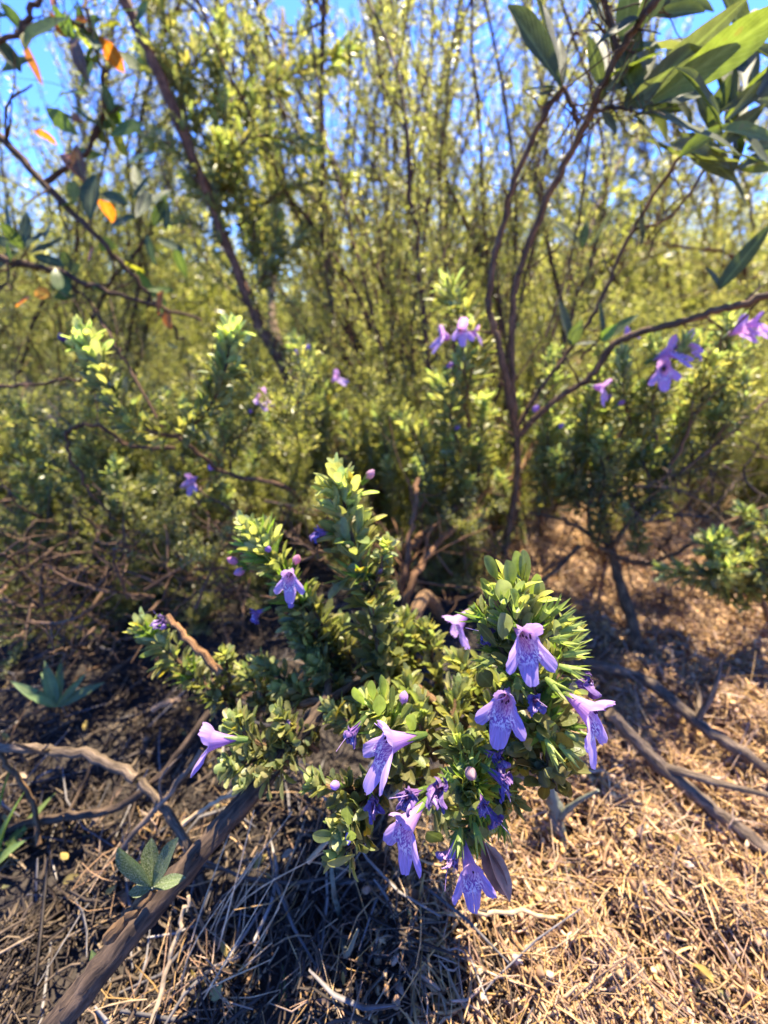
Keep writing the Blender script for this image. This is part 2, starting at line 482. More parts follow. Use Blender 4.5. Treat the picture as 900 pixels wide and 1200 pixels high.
def corolla_geom(S, wilt=0.0, seed=0, droop=0.0, pink=0.0):
    """two-lipped flower: tube along +Z, upper lip towards +Y; S = tube length"""
    rg = np.random.default_rng(seed)
    n, kt, kl = 73, 9, 11
    phi = np.linspace(-math.pi, math.pi, n)            # 0 = upper lip
    dirs = np.stack([np.sin(phi), np.cos(phi), 0 * phi], -1)
    low = (1 - np.cos(phi)) / 2
    V, C, A, UV = [], [], [], []
    lil, blu, mag = np.array([.56, .34, .63]), np.array([.42, .31, .72]), np.array([.34, .11, .46])
    base_c = np.array([.40, .17, .45])
    for i in range(kt):
        t = i / (kt - 1)
        r = 0.075 + 0.05 * t + 0.14 * t ** 2.0
        zc = t * (1 + 0.10 * low)
        y_off = -0.05 * t * t
        ry = r * (1.05 + 0.30 * t)
        v = np.stack([dirs[:, 0] * r, dirs[:, 1] * ry + y_off, zc], -1)
        V.append(v)
        c = base_c * (1 - t) + lil * t
        C.append(np.tile(c, (n, 1)))
        A.append(.55 * np.clip((t - .3) / .3, 0, 1) * np.clip((low - .35) / .3, 0, 1))
        C[-1] = C[-1] * (1 - .55 * t ** 2 * low[:, None]) + np.array([.36, .12, .40]) * (.55 * t ** 2 * low[:, None])
        UV.append(np.stack([phi / 6.28 + .5, np.full(n, t * .6)], -1))
    mouth = V[-1].copy()

    def lobe(c0, hw, Lm, p):
        d = np.abs((phi - c0 + math.pi) % (2 * math.pi) - math.pi) / hw
        return Lm * np.sqrt(np.clip(1 - d ** p, 0, 1)), np.clip(1 - d, 0, 1)
    up, _ = lobe(0, R(70), .47, 2.4)
    up = up * (1 - .16 * np.exp(-(phi / .16) ** 2))
    l1, w1 = lobe(R(116), R(29), .46, 2.2)
    l2, w2 = lobe(R(-116), R(29), .46, 2.2)
    md, w3 = lobe(math.pi, R(35), .60, 2.6)
    l1 = l1 * rg.uniform(.85, 1.12); l2 = l2 * rg.uniform(.85, 1.12); md = md * rg.uniform(.88, 1.12); up = up * rg.uniform(.88, 1.1)
    base = .05 + .34 * np.clip((low - .3) / .3, 0, 1)
    Lx = base + np.maximum.reduce([up, l1, l2, md])
    isup = np.clip((np.cos(phi) - 0.2) / .3, 0, 1)
    side = np.where(phi > 0, 1.0, -1.0)
    lc = np.stack([np.sin(np.clip(np.abs(phi), R(112), math.pi)) * side, np.cos(np.clip(np.abs(phi), R(112), math.pi)), 0 * phi], -1)
    lc = np.where((np.abs(phi) > R(146))[:, None], np.array([0, -1.0, 0]), np.stack([side * math.sin(R(150)), np.full(n, math.cos(R(150))), 0 * phi], -1))
    upd = np.array([0, 1.0, 0])
    wgt = .38 + .14 * isup[:, None]
    rad = nrm(dirs * wgt + (isup[:, None] * upd + (1 - isup[:, None]) * lc) * (1 - wgt))
    p = mouth
    for i in range(1, kl + 1):
        s = i / kl
        alpha = isup * R(64 - 44 * s) + (1 - isup) * R(30 + 52 * s ** .7 + droop)
        step = (Lx / kl)[:, None] * (np.cos(alpha)[:, None] * np.array([0, 0, 1.0]) + np.sin(alpha)[:, None] * rad)
        p = p + step
        v = p.copy()
        ruf = .022 * np.sin(phi * 11 + 2 * seed) + .016 * np.sin(phi * 23 + 5 * seed + 3 * s) + .010 * np.sin(phi * 41 + seed)
        v[:, 2] += ruf * s ** 1.5 * (Lx > .3)
        v[:, 0] += .4 * np.roll(ruf, 7) * s ** 1.5 * (Lx > .3)
        # cupping of each lobe
        v[:, 2] += -.05 * s * (1 - isup) * ((1 - np.maximum.reduce([w1, w2, w3])) ** 2)
        V.append(v)
        f = s ** .8
        C.append(lil * (1 - f * (.35 + .65 * low))[:, None] + blu * (f * (.35 + .65 * low))[:, None])
        reach = Lx * s
        A.append(np.clip((low - .35) / .3, 0, 1) * np.clip((.46 - reach) / .20, 0, 1) * np.clip((R(80) - np.abs(np.abs(phi) - math.pi)) / .4, 0, 1))
        UV.append(np.stack([phi / 6.28 + .5, .6 + reach * .6], -1))
    V = np.array(V); C = np.array(C); A = np.array(A); UV = np.array(UV)
    if wilt:
        k = V.shape[0]
        tt = np.linspace(0, 1, k)[:, None]
        ph = phi[None]
        V[..., 0] *= 1 - .5 * wilt * tt ** .5
        V[..., 1] *= 1 - .5 * wilt * tt ** .5
        V[..., 2] = V[..., 2] * (1 - .25 * wilt * tt)
        for (fa, fb) in ((3, 5), (5, 9), (9, 13), (14, 17)):
            for ax_ in range(3):
                V[..., ax_] += wilt * .15 / fa ** .45 * tt * np.sin(fa * ph + fb * tt + rg.uniform(0, 6)) 
        C = C * (1 - .62 * wilt * tt[..., None] ** .3) * np.array([.7, .55, .82]) ** wilt
        A = A * (1 - .5 * wilt)
    if pink:
        C = C * (1 - pink) + np.array([.62, .26, .42]) * pink
    m = V.shape[0]
    i, j = np.meshgrid(np.arange(m - 1), np.arange(n - 1), indexing='ij')
    q = (i * n + j).ravel()
    F = np.stack([q, q + 1, q + n + 1, q + n], 1)   # inside faces are front faces
    return V.reshape(-1, 3) * S, F, C.reshape(-1, 3), A.ravel(), UV.reshape(-1, 2)


FLOWER_I = [0]


def flower_obj(kind, mouth, ax, up, S, parent, far=False, tint=None):
    """kind: flower / withered_flower / flower_bud; mouth = middle of the throat opening, ax = way the throat faces"""
    FLOWER_I[0] += 1
    sd = FLOWER_I[0]
    ax = nrm(ax); up = np.asarray(up, float)
    up = nrm(up - ax * up.dot(ax)); x = np.cross(up, ax)
    S = S * (.86 if far else .87)
    base = np.asarray(mouth) - ax * S
    mb = MB()
    green = np.array([.13, .20, .035]) * rng.uniform(.8, 1.2)
    if kind == 'flower_bud':
        t = np.array([.52, .25, .55]) if tint is None else np.array(tint)
        t = t * rng.uniform(.85, 1.1)
        c0 = base + ax * S * .35
        blob(mb, c0, ax, S * .22, S * .75, 0, t, seg=14, rings=10, crumple=.03)
        calyx(mb, base, ax, S * .72, S * .17, green, mat=1, flare=.15)
        return mb.build('flower_bud', [M_PETAL, M_CALYX], parent, origin=base)
    wilt = {'flower': 0.0, 'withered_flower': 1.0}[kind]
    v, f, c, a, uv = corolla_geom(S, wilt, sd, droop=0 if wilt else float(rng.uniform(-8, 10)))
    if tint is not None:
        c = c * np.array(tint)
    c = c * rng.uniform(.9, 1.1)
    M3 = np.stack([x, up, ax], 0)
    mb.add(base + v @ M3, f, 0, uv, c, a)
    calyx(mb, base - ax * S * .12, ax, S * .62, S * .135, green, mat=1, flare=.2)
    if not far:
        tip = base + ax * S * 1.05 + up * S * .13
        for k in (-1, 1):
            for q in (0, 1):
                cc = tip + x * k * S * (.06 + .05 * q) - ax * S * .12 * q
                blob(mb, cc - up * S * .02, nrm(ax - up * .5), S * .035, S * .13, 2, (.05, .012, .05), seg=6, rings=5)
        if kind == 'flower' or rng.random() < .6:
            q = base + ax * S * .6 + up * S * .1
            ln = .75 if kind == 'flower' else 1.25
            pts = [q, q + ax * S * ln * .5 + up * S * .06, q + ax * S * ln + up * S * rng.uniform(.0, .3) + x * S * rng.normal(0, .15)]
            tube(mb, pts, S * .018, S * .012, seg=5, mat=2, tint=(.55, .35, .6), n=5)
    return mb.build(kind, [M_WILT if wilt else M_PETAL, M_CALYX, M_STRAW], parent, origin=base)


# ------------------------------------------------------------------ leafy sprigs
OLD, MID, YNG = np.array([.120, .128, .052]), np.array([.205, .215, .082]), np.array([.36, .41, .15])


def sprig_geom(mb, pts, leafL=.012, leafW=.0042, step=.0035, ax_leaves=5, young=1.0, T=T_SPAT, spread=1.0, stem_r=.0012, start=.05, mat_leaf=0, mat_stem=1, calyces=0.0, old=OLD, tipn=9, stem_tint=(1, 1, 1), bare=0.0):
    c = catmull(pts, 10)
    ln = np.concatenate([[0], np.cumsum(np.linalg.norm(np.diff(c, axis=0), axis=1))])
    tot = ln[-1]
    t, a, b = frames(c)
    pos, dr, nm, LL, WW, tn = [], [], [], [], [], []

    def at(s):
        i = min(len(c) - 2, max(0, int(np.searchsorted(ln, s) - 1)))
        w = (s - ln[i]) / max(1e-9, ln[i + 1] - ln[i])
        return c[i] * (1 - w) + c[i + 1] * w, t[i], a[i], b[i]

    def push(p, d, n, L, W, u):
        pos.append(p); dr.append(d); nm.append(n); LL.append(L); WW.append(W)
        y = np.clip((u - .55) / .45, 0, 1) ** 1.5 * young
        k = old * (1 - min(1, u * 1.5)) + MID * min(1, u * 1.5)
        k = k * (1 - y) + YNG * y
        k = k * rng.uniform(.72, 1.3) * np.array([rng.uniform(.85, 1.2), 1, rng.uniform(.8, 1.2)])
        if rng.random() < .012:
            k = np.array([.38, .30, .05]) * rng.uniform(.7, 1.1)
        tn.append(k)
    s, k = start * tot, 0
    while s < tot * .97:
        u = s / tot
        p, T_, A_, B_ = at(s)
        az0 = k * math.pi / 2 + rng.normal(0, .25)
        for side in (0, 1):
            az = az0 + math.pi * side + rng.normal(0, .15)
            rd = math.cos(az) * A_ + math.sin(az) * B_
            an = R(78 - 46 * u ** 2) * spread + rng.normal(0, .2)
            d = math.cos(an) * T_ + math.sin(an) * rd
            n = math.sin(an) * T_ - math.cos(an) * rd + rng.normal(0, .25, 3)
            g = (1 - .35 * np.clip((u - .8) / .2, 0, 1)) * (.65 + .35 * min(1, u / .25))
            if rng.random() > bare:
                push(p, d, n, leafL * g * rng.uniform(.75, 1.15), leafW * rng.uniform(.8, 1.15), u)
            for q in range(ax_leaves):
                d2 = nrm(d * .9 + T_ * rng.uniform(.1, .7) + rng.normal(0, .5, 3))
                p2 = p + d * leafL * rng.uniform(.05, .5)
                push(p2, d2, T_ + rng.normal(0, .4, 3), leafL * rng.uniform(.45, .85), leafW * rng.uniform(.65, .95), u + .1 * rng.random())
        if calyces and u > .35 and u < .93 and rng.random() < calyces:
            for q in range(3):
                az = az0 + rng.uniform(0, 6.28)
                rd = math.cos(az) * A_ + math.sin(az) * B_
                d = nrm(T_ * rng.uniform(.5, 1.0) + rd * rng.uniform(.6, 1.1))
                calyx(mb, p + d * .001, d, leafL * rng.uniform(.75, 1.0), leafL * .15, np.array([.17, .26, .04]) * rng.uniform(.75, 1.2), mat=mat_leaf)
        s += step * rng.uniform(.8, 1.2) * (1 - .35 * u)
        k += 1
    p, T_, A_, B_ = at(tot * .985)
    for q in range(tipn):
        az = q * 2.4
        rd = math.cos(az) * A_ + math.sin(az) * B_
        an = R(8 + 4.0 * q) + rng.normal(0, .06)
        d = math.cos(an) * T_ + math.sin(an) * rd
        push(p - T_ * .0004 * q, d, math.sin(an) * T_ - math.cos(an) * rd, leafL * rng.uniform(.55, 1.0), leafW * rng.uniform(.75, 1.05), 1.0)
    leaves(mb, pos, dr, nm, np.array(LL), np.array(WW), tn, T, curl=rng.normal(.02, .12, len(pos)), fold=rng.uniform(.1, .4, len(pos)), mat=mat_leaf)
    tube(mb, pts, stem_r * 1.4, stem_r * .6, seg=6, mat=mat_stem, n=6, tint=stem_tint)


def sprig_obj(parent, pts, name='leafy_sprig', label=None, **kw):
    kw['leafL'] = kw.get('leafL', .012) * .98; kw['leafW'] = kw.get('leafW', .004) * 1.14; kw['step'] = kw.get('step', .0035) * 1.08
    mb = MB()
    sprig_geom(mb, pts, **kw)
    o = mb.build(name, [M_LEAF, M_TWIG], parent, origin=pts[0])
    if label: o['label'] = label
    return o


# prototypes of sprigs, unit length 0.1 m along +Z
def proto_sprig(n, L=.1, **kw):
    out = []
    for i in range(n):
        mb = MB()
        w = rng.normal(0, .010, 4)
        pts = [np.array([0, 0, 0]), np.array([w[0], w[1], L * .5]), np.array([w[2], w[3], L])]
        sprig_geom(mb, pts, **kw)
        o = mb.build('leafy_sprig', [M_LEAF, M_TWIG])
        out.append(o)
    return out


def orient(a, b, protoL=.1, roll=None, width=1.0):
    a = np.asarray(a, float); b = np.asarray(b, float)
    z = b - a; L = np.linalg.norm(z); z = z / L
    ref = np.array([1.0, 0, 0]) if abs(z[0]) < .8 else np.array([0, 1.0, 0])
    x = np.cross(ref, z); x /= np.linalg.norm(x)
    r = rng.uniform(0, 6.283) if roll is None else roll
    y = np.cross(z, x)
    x, y = math.cos(r) * x + math.sin(r) * y, -math.sin(r) * x + math.cos(r) * y
    s = L / protoL
    w = s * width
    return Matrix(((x[0] * w, y[0] * w, z[0] * s, a[0]), (x[1] * w, y[1] * w, z[1] * s, a[1]), (x[2] * w, y[2] * w, z[2] * s, a[2]), (0, 0, 0, 1)))


def drop_protos(lst):
    for o in lst:
        if o.name in WORLD: pass
        for ch in list(o.children):
            bpy.data.objects.remove(ch)
        bpy.data.objects.remove(o)


def leaf_obj(parent, base, tip, w, n, tint, T=T_OBOV, mat=None, curl=.1, fold=.2, wav=.0, name='leaf'):
    mb = MB()
    base = np.asarray(base); tip = np.asarray(tip)
    L = np.linalg.norm(tip - base)
    leaves(mb, [base], [tip - base], [n], L, w, [tint], T, curl=curl, fold=fold, wav=wav)
    return mb.build(name, mat or M_BROAD, parent, origin=base)



#==SCENE==
# ================================================================== THE SETTING
def build_ground():
    mb = MB()
    r = np.concatenate([np.linspace(0, 1.6, 110), 1.6 + np.geomspace(.05, 400, 34)])
    th = np.linspace(0, 2 * math.pi, 181)
    rr, tt = np.meshgrid(r, th, indexing='ij')
    x = rr * np.cos(tt); y = rr * np.sin(tt) + .2
    v = np.stack([x, y, gz(x, y)], -1).reshape(-1, 3)
    w = len(th)
    i, j = np.meshgrid(np.arange(len(r) - 1), np.arange(w - 1), indexing='ij')
    q = (i * w + j).ravel()
    mb.add(v, np.stack([q, q + w, q + w + 1, q + 1], 1))
    m, nt, nd, lk = newmat('hillside_soil')
    out = N(nt, 'ShaderNodeOutputMaterial')
    tc = N(nt, 'ShaderNodeTexCoord')
    n1 = N(nt, 'ShaderNodeTexNoise', Scale=4.0, Detail=5.0); lk.new(tc.outputs['Object'], n1.inputs['Vector'])
    n2 = N(nt, 'ShaderNodeTexNoise', Scale=160.0, Detail=6.0); lk.new(tc.outputs['Object'], n2.inputs['Vector'])
    sx = N(nt, 'ShaderNodeSeparateXYZ'); lk.new(tc.outputs['Object'], sx.inputs[0])
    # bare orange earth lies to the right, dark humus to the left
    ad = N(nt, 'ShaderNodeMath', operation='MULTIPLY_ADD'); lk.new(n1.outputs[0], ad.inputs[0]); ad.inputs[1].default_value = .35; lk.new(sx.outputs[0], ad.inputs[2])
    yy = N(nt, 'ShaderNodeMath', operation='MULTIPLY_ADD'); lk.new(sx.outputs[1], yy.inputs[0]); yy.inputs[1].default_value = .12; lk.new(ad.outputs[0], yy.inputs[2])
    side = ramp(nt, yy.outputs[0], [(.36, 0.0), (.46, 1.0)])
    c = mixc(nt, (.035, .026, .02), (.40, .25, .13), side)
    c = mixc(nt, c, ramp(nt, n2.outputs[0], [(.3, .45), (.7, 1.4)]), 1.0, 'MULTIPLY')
    bs = N(nt, 'ShaderNodeBsdfPrincipled', Roughness=.9)
    lk.new(c, bs.inputs['Base Color'])
    bp = N(nt, 'ShaderNodeBump', Strength=1.0, Distance=.004); lk.new(n2.outputs[0], bp.inputs['Height']); lk.new(bp.outputs[0], bs.inputs['Normal'])
    lk.new(bs.outputs[0], out.inputs[0])
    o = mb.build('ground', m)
    return tag(o, 'dry dark and orange earth under the shrubs', 'ground', kind='structure')


build_ground()

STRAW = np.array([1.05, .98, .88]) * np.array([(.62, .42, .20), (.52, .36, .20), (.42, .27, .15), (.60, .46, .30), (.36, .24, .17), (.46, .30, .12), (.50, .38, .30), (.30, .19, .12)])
LEFT_SHADED = .68 * np.array([(.08, .058, .045), (.13, .09, .062), (.20, .145, .10), (.06, .046, .04), (.34, .25, .16), (.11, .085, .07)])  # brown litter tones, scaled down to put the left side's shade into the colour


def scatter_xy(n, boxes):
    """n points on the ground seen through pixel boxes"""
    out = []
    for (x0, y0, x1, y1, share) in boxes:
        for _ in range(int(n * share)):
            p = G(rng.uniform(x0, x1), rng.uniform(y0, y1))
            q = math.sin(p[0] * 61 + 2 * math.sin(p[1] * 43)) + math.sin(p[1] * 71 + 2 * math.sin(p[0] * 37 + 1)) + math.sin((p[0] + p[1]) * 120)
            if q > .3 or rng.random() < .2:
                p[2] += max(0, q) * .007 * rng.random()
                out.append(p)
    return np.array(out)


def litter(name, label, cat, pts, pal, lr, wr, mat, lift=.010, tilt=.35):
    mb = MB()
    k = len(pts)
    az = rng.uniform(0, 6.283, k); el = rng.normal(0, tilt, k)
    d = np.stack([np.cos(az) * np.cos(el), np.sin(az) * np.cos(el), np.sin(el)], -1)
    L = rng.uniform(*lr, k) * rng.uniform(.5, 1.0, k); W = rng.uniform(*wr, k)
    pos = pts.copy(); pos[:, 2] += rng.uniform(.0005, lift, k) + np.abs(np.sin(el)) * L * .3
    # bent three-sided straws
    up = np.array([0, 0, 1.0])
    b = nrm(np.cross(d, up)); n = np.cross(b, d)
    bend = rng.normal(0, .45, k)[:, None] * L[:, None]
    V = []
    for s, ws in ((-.5, .7), (-.17, 1.0), (.17, 1.0), (.5, .55)):
        cen = pos + d * (L * s)[:, None] + b * bend * (s * s)
        for q in range(3):
            a = q * 2.094
            V.append(cen + (W * ws * .5)[:, None] * (math.cos(a) * b + math.sin(a) * n))
    V = np.array(V).transpose(1, 0, 2)
    f = []
    for s in range(3):
        for q in range(3):
            f.append((s * 3 + q, s * 3 + (q + 1) % 3, s * 3 + 3 + (q + 1) % 3, s * 3 + 3 + q))
    f = np.array(f)
    F = (f[None] + (np.arange(k) * 12)[:, None, None]).reshape(-1, 4)
    c = pal[rng.integers(0, len(pal), k)] * rng.uniform(.6, 1.25, (k, 1))
    mb.add(V.reshape(-1, 3), F, 0, None, np.repeat(c, 12, 0))
    o = mb.build(name, mat, smooth=True)
    return tag(o, label, cat, kind='stuff')


right_boxes = [(600, 575, 960, 650, .10), (560, 600, 930, 700, .16), (620, 690, 980, 900, .38), (560, 880, 980, 1080, .28), (480, 1040, 980, 1260, .22)]
left_boxes = [(-60, 640, 420, 800, .25), (-60, 780, 500, 960, .30), (-60, 940, 520, 1120, .25), (-20, 1080, 620, 1260, .20)]
pr = scatter_xy(46000, right_boxes)
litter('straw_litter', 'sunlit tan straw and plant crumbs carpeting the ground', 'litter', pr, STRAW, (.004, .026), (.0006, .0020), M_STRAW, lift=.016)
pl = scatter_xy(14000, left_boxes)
litter('twig_litter', 'dark brown crumbs and small twigs in the shade below the shrub', 'litter', pl, LEFT_SHADED, (.006, .04), (.0006, .0020), M_STRAW, lift=.014)


def husks():
    mb = MB()
    for p in scatter_xy(6500, [(580, 590, 950, 690, .25), (560, 620, 930, 760, .25), (620, 740, 980, 900, .3), (540, 880, 980, 1080, .3), (420, 1050, 900, 1250, .15)]):
        ax = nrm(rng.normal(0, 1, 3) + np.array([0, 0, .6]))
        blob(mb, p + np.array([0, 0, rng.uniform(.002, .016)]), ax, rng.uniform(.0007, .0024), rng.uniform(.002, .008), 0, STRAW[rng.integers(0, len(STRAW))] * rng.uniform(.7, 1.35), seg=6, rings=5, crumple=.38)
    return tag(mb.build('husk_litter', M_STRAW), 'pale dried husks and crumbs lying among the straw', 'litter', kind='stuff')


fp = scatter_xy(6000, right_boxes + [(120, 950, 560, 1230, .10)])
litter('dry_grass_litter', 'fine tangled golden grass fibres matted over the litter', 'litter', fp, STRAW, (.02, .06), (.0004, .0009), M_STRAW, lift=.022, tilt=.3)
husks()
pl = scatter_xy(420, left_boxes)
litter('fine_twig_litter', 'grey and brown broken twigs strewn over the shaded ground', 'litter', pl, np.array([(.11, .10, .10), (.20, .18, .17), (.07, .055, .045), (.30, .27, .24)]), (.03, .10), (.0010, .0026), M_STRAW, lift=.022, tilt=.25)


def dead_leaves():
    mb = MB()
    pts = scatter_xy(340, [(-40, 800, 420, 1200, .6), (420, 950, 900, 1200, .4)])
    k = len(pts); pts[:, 2] += rng.uniform(.004, .02, k)
    az = rng.uniform(0, 6.28, k)
    d = np.stack([np.cos(az), np.sin(az), rng.normal(0, .4, k)], -1)
    pal = np.array([(.30, .22, .06), (.22, .13, .07), (.34, .25, .16), (.16, .11, .08), (.26, .24, .10)])
    L = rng.uniform(.004, .010, k)
    leaves(mb, pts, d, np.array([0, 0, 1.0]) + rng.normal(0, .6, (k, 3)), L, L * rng.uniform(.35, .6, k), pal[rng.integers(0, 5, k)], T_OBOV, curl=rng.normal(0, .4, k), fold=rng.normal(0, .4, k))
    return tag(mb.build('leaf_litter', M_STRAW), 'small curled dead leaves, brown and ochre, on the ground', 'litter', kind='stuff')


dead_leaves()

# ------------------------------------------------------------------ dead sticks and stalks


def stick(name, label, cat, pts, r0, r1, mat, group=None, side=0, kink=.0008, tint=(1, 1, 1)):
    mb = MB()
    c = tube(mb, pts, r0, r1, seg=9, mat=0, kink=kink, tint=tint)
    for _ in range(side):
        i = int(rng.integers(len(c) // 4, len(c) - 2))
        t = nrm(c[i + 1] - c[i])
        d = nrm(t * .6 + rng.normal(0, .6, 3) + np.array([0, 0, .15]))
        L = rng.uniform(.02, .07)
        tube(mb, [c[i], c[i] + d * L * .5 + rng.normal(0, .003, 3), c[i] + d * L + rng.normal(0, .006, 3)], r1 * .6, r1 * .25, seg=6, mat=0, tint=tint)
    o = mb.build(name, mat, origin=pts[0])
    return tag(o, label, cat, group)


GS = 'dead sticks lying on the ground'
stick('fallen_branch', 'dark weathered fallen branch crossing the sunlit straw, upper of two', 'dead branch', [G(690, 765, .02), G(760, 790, .03), G(830, 845, .03), G(905, 893, .02), G(990, 960, .02)], .0055, .004, M_DEAD, GS, 2)
stick('fallen_branch', 'thickest grey fallen branch slanting down the sunlit straw', 'dead branch', [P(715, 835, .27), P(745, 868, .27), P(790, 912, .26), P(850, 960, .25), P(915, 1012, .24), P(990, 1070, .24)], .0042, .0054, M_DEAD, GS, 1)
stick('dead_stick', 'dark upright dead stem standing in front of the orange earth', 'dead stick', [G(752, 775), P(738, 720, .40), P(722, 670, .42), P(708, 610, .44), P(700, 560, .45)], .0065, .004, M_TWIG, None, 3)
stick('fallen_stick', 'grey bowed stick arching across the shaded litter', 'stick', [P(-30, 875, .25), P(40, 878, .245), P(105, 886, .24), P(160, 912, .235)], .0028, .0030, M_DEAD, GS, 1)
stick('fallen_stick', 'straight silvery stick slanting behind the young fuzzy shoot', 'stick', [P(30, 1120, .24), P(90, 1055, .235), P(160, 975, .23), P(240, 880, .23)], .0022, .0015, M_DEAD, GS, 1, tint=(1.5, 1.5, 1.6))
stick('fallen_stick', 'grey stick running down behind the thick brown branch', 'stick', [P(165, 915, .235), P(205, 965, .23), P(240, 1040, .225), P(262, 1130, .22), P(300, 1210, .22)], .0026, .0022, M_DEAD, GS, 2)
stick('fallen_stick', 'dark curved stick joining the bowed stick in deep shade', 'stick', [P(-20, 975, .26), P(60, 960, .25), P(140, 945, .245), P(190, 905, .24), P(250, 830, .26)], .003, .002, M_BARK, GS, 1)
stick('fallen_stick', 'short dark stick with a pale broken tip', 'stick', [P(-20, 1190, .22), P(30, 1125, .22), P(72, 1062, .22)], .0028, .0018, M_BARK, GS, 0)
stick('fallen_stick', 'thin brown twig standing up at the shaded edge', 'twig', [P(45, 990, .24), P(38, 940, .25), P(5, 890, .25), P(-20, 850, .26)], .0018, .0012, M_TWIG, GS, 2)
stick('fallen_stick', 'dark stick lying flat under the silvery stick', 'stick', [P(-10, 1060, .26), P(60, 1020, .26), P(150, 985, .265), P(230, 950, .27)], .0025, .0018, M_TWIG, GS, 2)
stick('fallen_stick', 'pale bleached stub in the dark litter beside the lowest left sprig', 'stick', [P(180, 830, .27), P(210, 818, .27)], .0022, .0018, M_DEAD, GS, 0, tint=(2.2, 2.0, 1.8))
stick('fallen_stick', 'pale broken twig rising out of the lowest left sprig', 'twig', [P(258, 788, .20), P(225, 755, .20), P(195, 722, .205)], .0022, .0014, M_TWIG, GS, 0, tint=(2, 1.8, 1.6))
stick('lichen_stick', 'upright stick crusted with grey green lichen beneath the lowest flowers', 'stick', [P(385, 1210, .20), P(398, 1150, .205), P(402, 1100, .21), P(396, 1040, .22), P(405, 980, .23)], .0042, .003, M_LICHEN, None, 2)
stick('lichen_stick', 'blurred lichen grey stem below the upright flower head', 'stick', [G(668, 1060), P(660, 1000, .24), P(648, 940, .24), P(640, 880, .23)], .0045, .0035, M_LICHEN, None, 1)
for k, (lab, pts) in enumerate([
    ('bleached straw stalk crossing below the thick brown branch', [P(175, 1210, .17), P(200, 1120, .18), P(222, 1050, .185)]),
    ('long straw stalk arching under the lowest flowers', [P(395, 1125, .20), P(450, 1085, .2), P(520, 1072, .2), P(600, 1068, .2), P(690, 1085, .21)]),
    ('straw stalk lying across the bottom of the dark litter', [P(330, 1170, .2), P(420, 1145, .2), P(560, 1158, .2)]),
    ('straw stalk poking out from beneath the thick brown branch', [P(215, 965, .2), P(260, 935, .2), P(330, 910, .205)]),
    ('straw stalk slanting through the sunlit straw, bent near its tip', [P(660, 1180, .22), P(760, 1110, .22), P(830, 1070, .225), P(910, 1050, .23)]),
    ('brown straw stalk lying in front of the orange earth', [G(735, 712, .01), G(800, 745, .012), G(835, 778, .01)]),
    ('thin straw stalk under the leafy shoot with lilac bud', [P(360, 1010, .19), P(410, 960, .2), P(470, 925, .21)]),
]):
    stick('straw_stalk', lab, 'straw', pts, .0012, .0008, M_STRAW, 'dry stalks among the litter', 0, tint=np.array([.55, .40, .23]))


def foxtail(label, base, tip, n):
    mb = MB()
    base = np.asarray(base); tip = np.asarray(tip)
    for _ in range(n):
        e = tip + rng.normal(0, .020, 3)
        m = (base + e) / 2 + rng.normal(0, .006, 3)
        tube(mb, [base + rng.normal(0, .004, 3), m, e], 0.0006, .0002, seg=4, tint=np.array([.80, .56, .33]) * rng.uniform(.7, 1.2), n=5)
    return tag(mb.build('dry_grass_tuft', M_STRAW, origin=base), label, 'dry grass', 'tufts of dry grass')


foxtail('feathery tan grass tuft fanning up beside the thick brown branch', P(215, 1215, .20), P(335, 1040, .20), 26)
foxtail('feathery tan grass tuft leaning towards the lowest flowers', P(285, 1200, .21), P(375, 1060, .22), 18)
foxtail('short dry grass tuft in the dark bottom edge, beside the lichen stick', P(455, 1215, .2), P(470, 1120, .21), 12)
#==MAIN==
# ================================================================== the flowering shrub in front
main = thing('flowering_shrub', G(400, 900), 'low shrub with lilac two-lipped flowers and dense small leaves, nearest of the flowering shrubs', 'flowering shrub')


def branch(parent, pts, r0, r1, mat=M_BARK, name='branch', label=None, kink=.0006, seg=10, tint=(1, 1, 1), side=0, sl=.05):
    mb = MB()
    c = tube(mb, pts, r0, r1, seg=seg, kink=kink, rough=.10, tint=tint)
    for _ in range(side):
        i = int(rng.integers(2, len(c) - 2))
        d = nrm(nrm(c[i + 1] - c[i]) * .7 + rng.normal(0, .6, 3) + np.array([0, 0, .2]))
        L = rng.uniform(.25, 1) * sl
        m = c[i] + d * L * .5 + rng.normal(0, L * .08, 3); e = c[i] + d * L + rng.normal(0, L * .12, 3)
        w = r1 + (r0 - r1) * (1 - i / len(c))
        tube(mb, [c[i], m, e], w * .35, w * .15, seg=5, n=4, tint=tint, kink=.0006)
        if rng.random() < .7:
            d2 = nrm(d + rng.normal(0, .6, 3)); tube(mb, [m, m + d2 * L * .3 + rng.normal(0, L * .05, 3), m + d2 * L * .55], w * .2, w * .1, seg=4, n=3, tint=tint)
    o = mb.build(name, mat, parent, origin=pts[0])
    if label: o['label'] = label
    return o


branch(main, [P(-60, 1330, .142), P(62, 1205, .145), P(130, 1120, .150), P(215, 1020, .158), P(285, 940, .166), P(345, 870, .175), P(385, 820, .185)], .0053, .0038, M_BARK, label='thick dark brown branch slanting up to the flowers', kink=.0004, seg=20, side=7, sl=.016)
branch(main, [P(128, 1098, .142), P(150, 1072, .144), P(178, 1045, .147)], .0024, .0018, M_TWIG, name='bark_stub')
HUB = P(470, 790, .215)
branch(main, [G(520, 720), P(500, 700, .30), P(480, 740, .25), HUB], .006, .004, M_TWIG)
for bpts in ([P(385, 820, .185), P(420, 800, .2), HUB], [HUB, P(520, 830, .19), P(580, 870, .165), P(640, 905, .14)],
             [HUB, P(500, 860, .18), P(530, 905, .16)], [HUB, P(440, 790, .205)], [P(385, 820, .185), P(385, 790, .2)],
             [P(385, 820, .185), P(320, 830, .21), P(270, 830, .22)], [HUB, P(460, 880, .175), P(430, 930, .155)]):
    branch(main, bpts, .0022, .0014, M_TWIG)

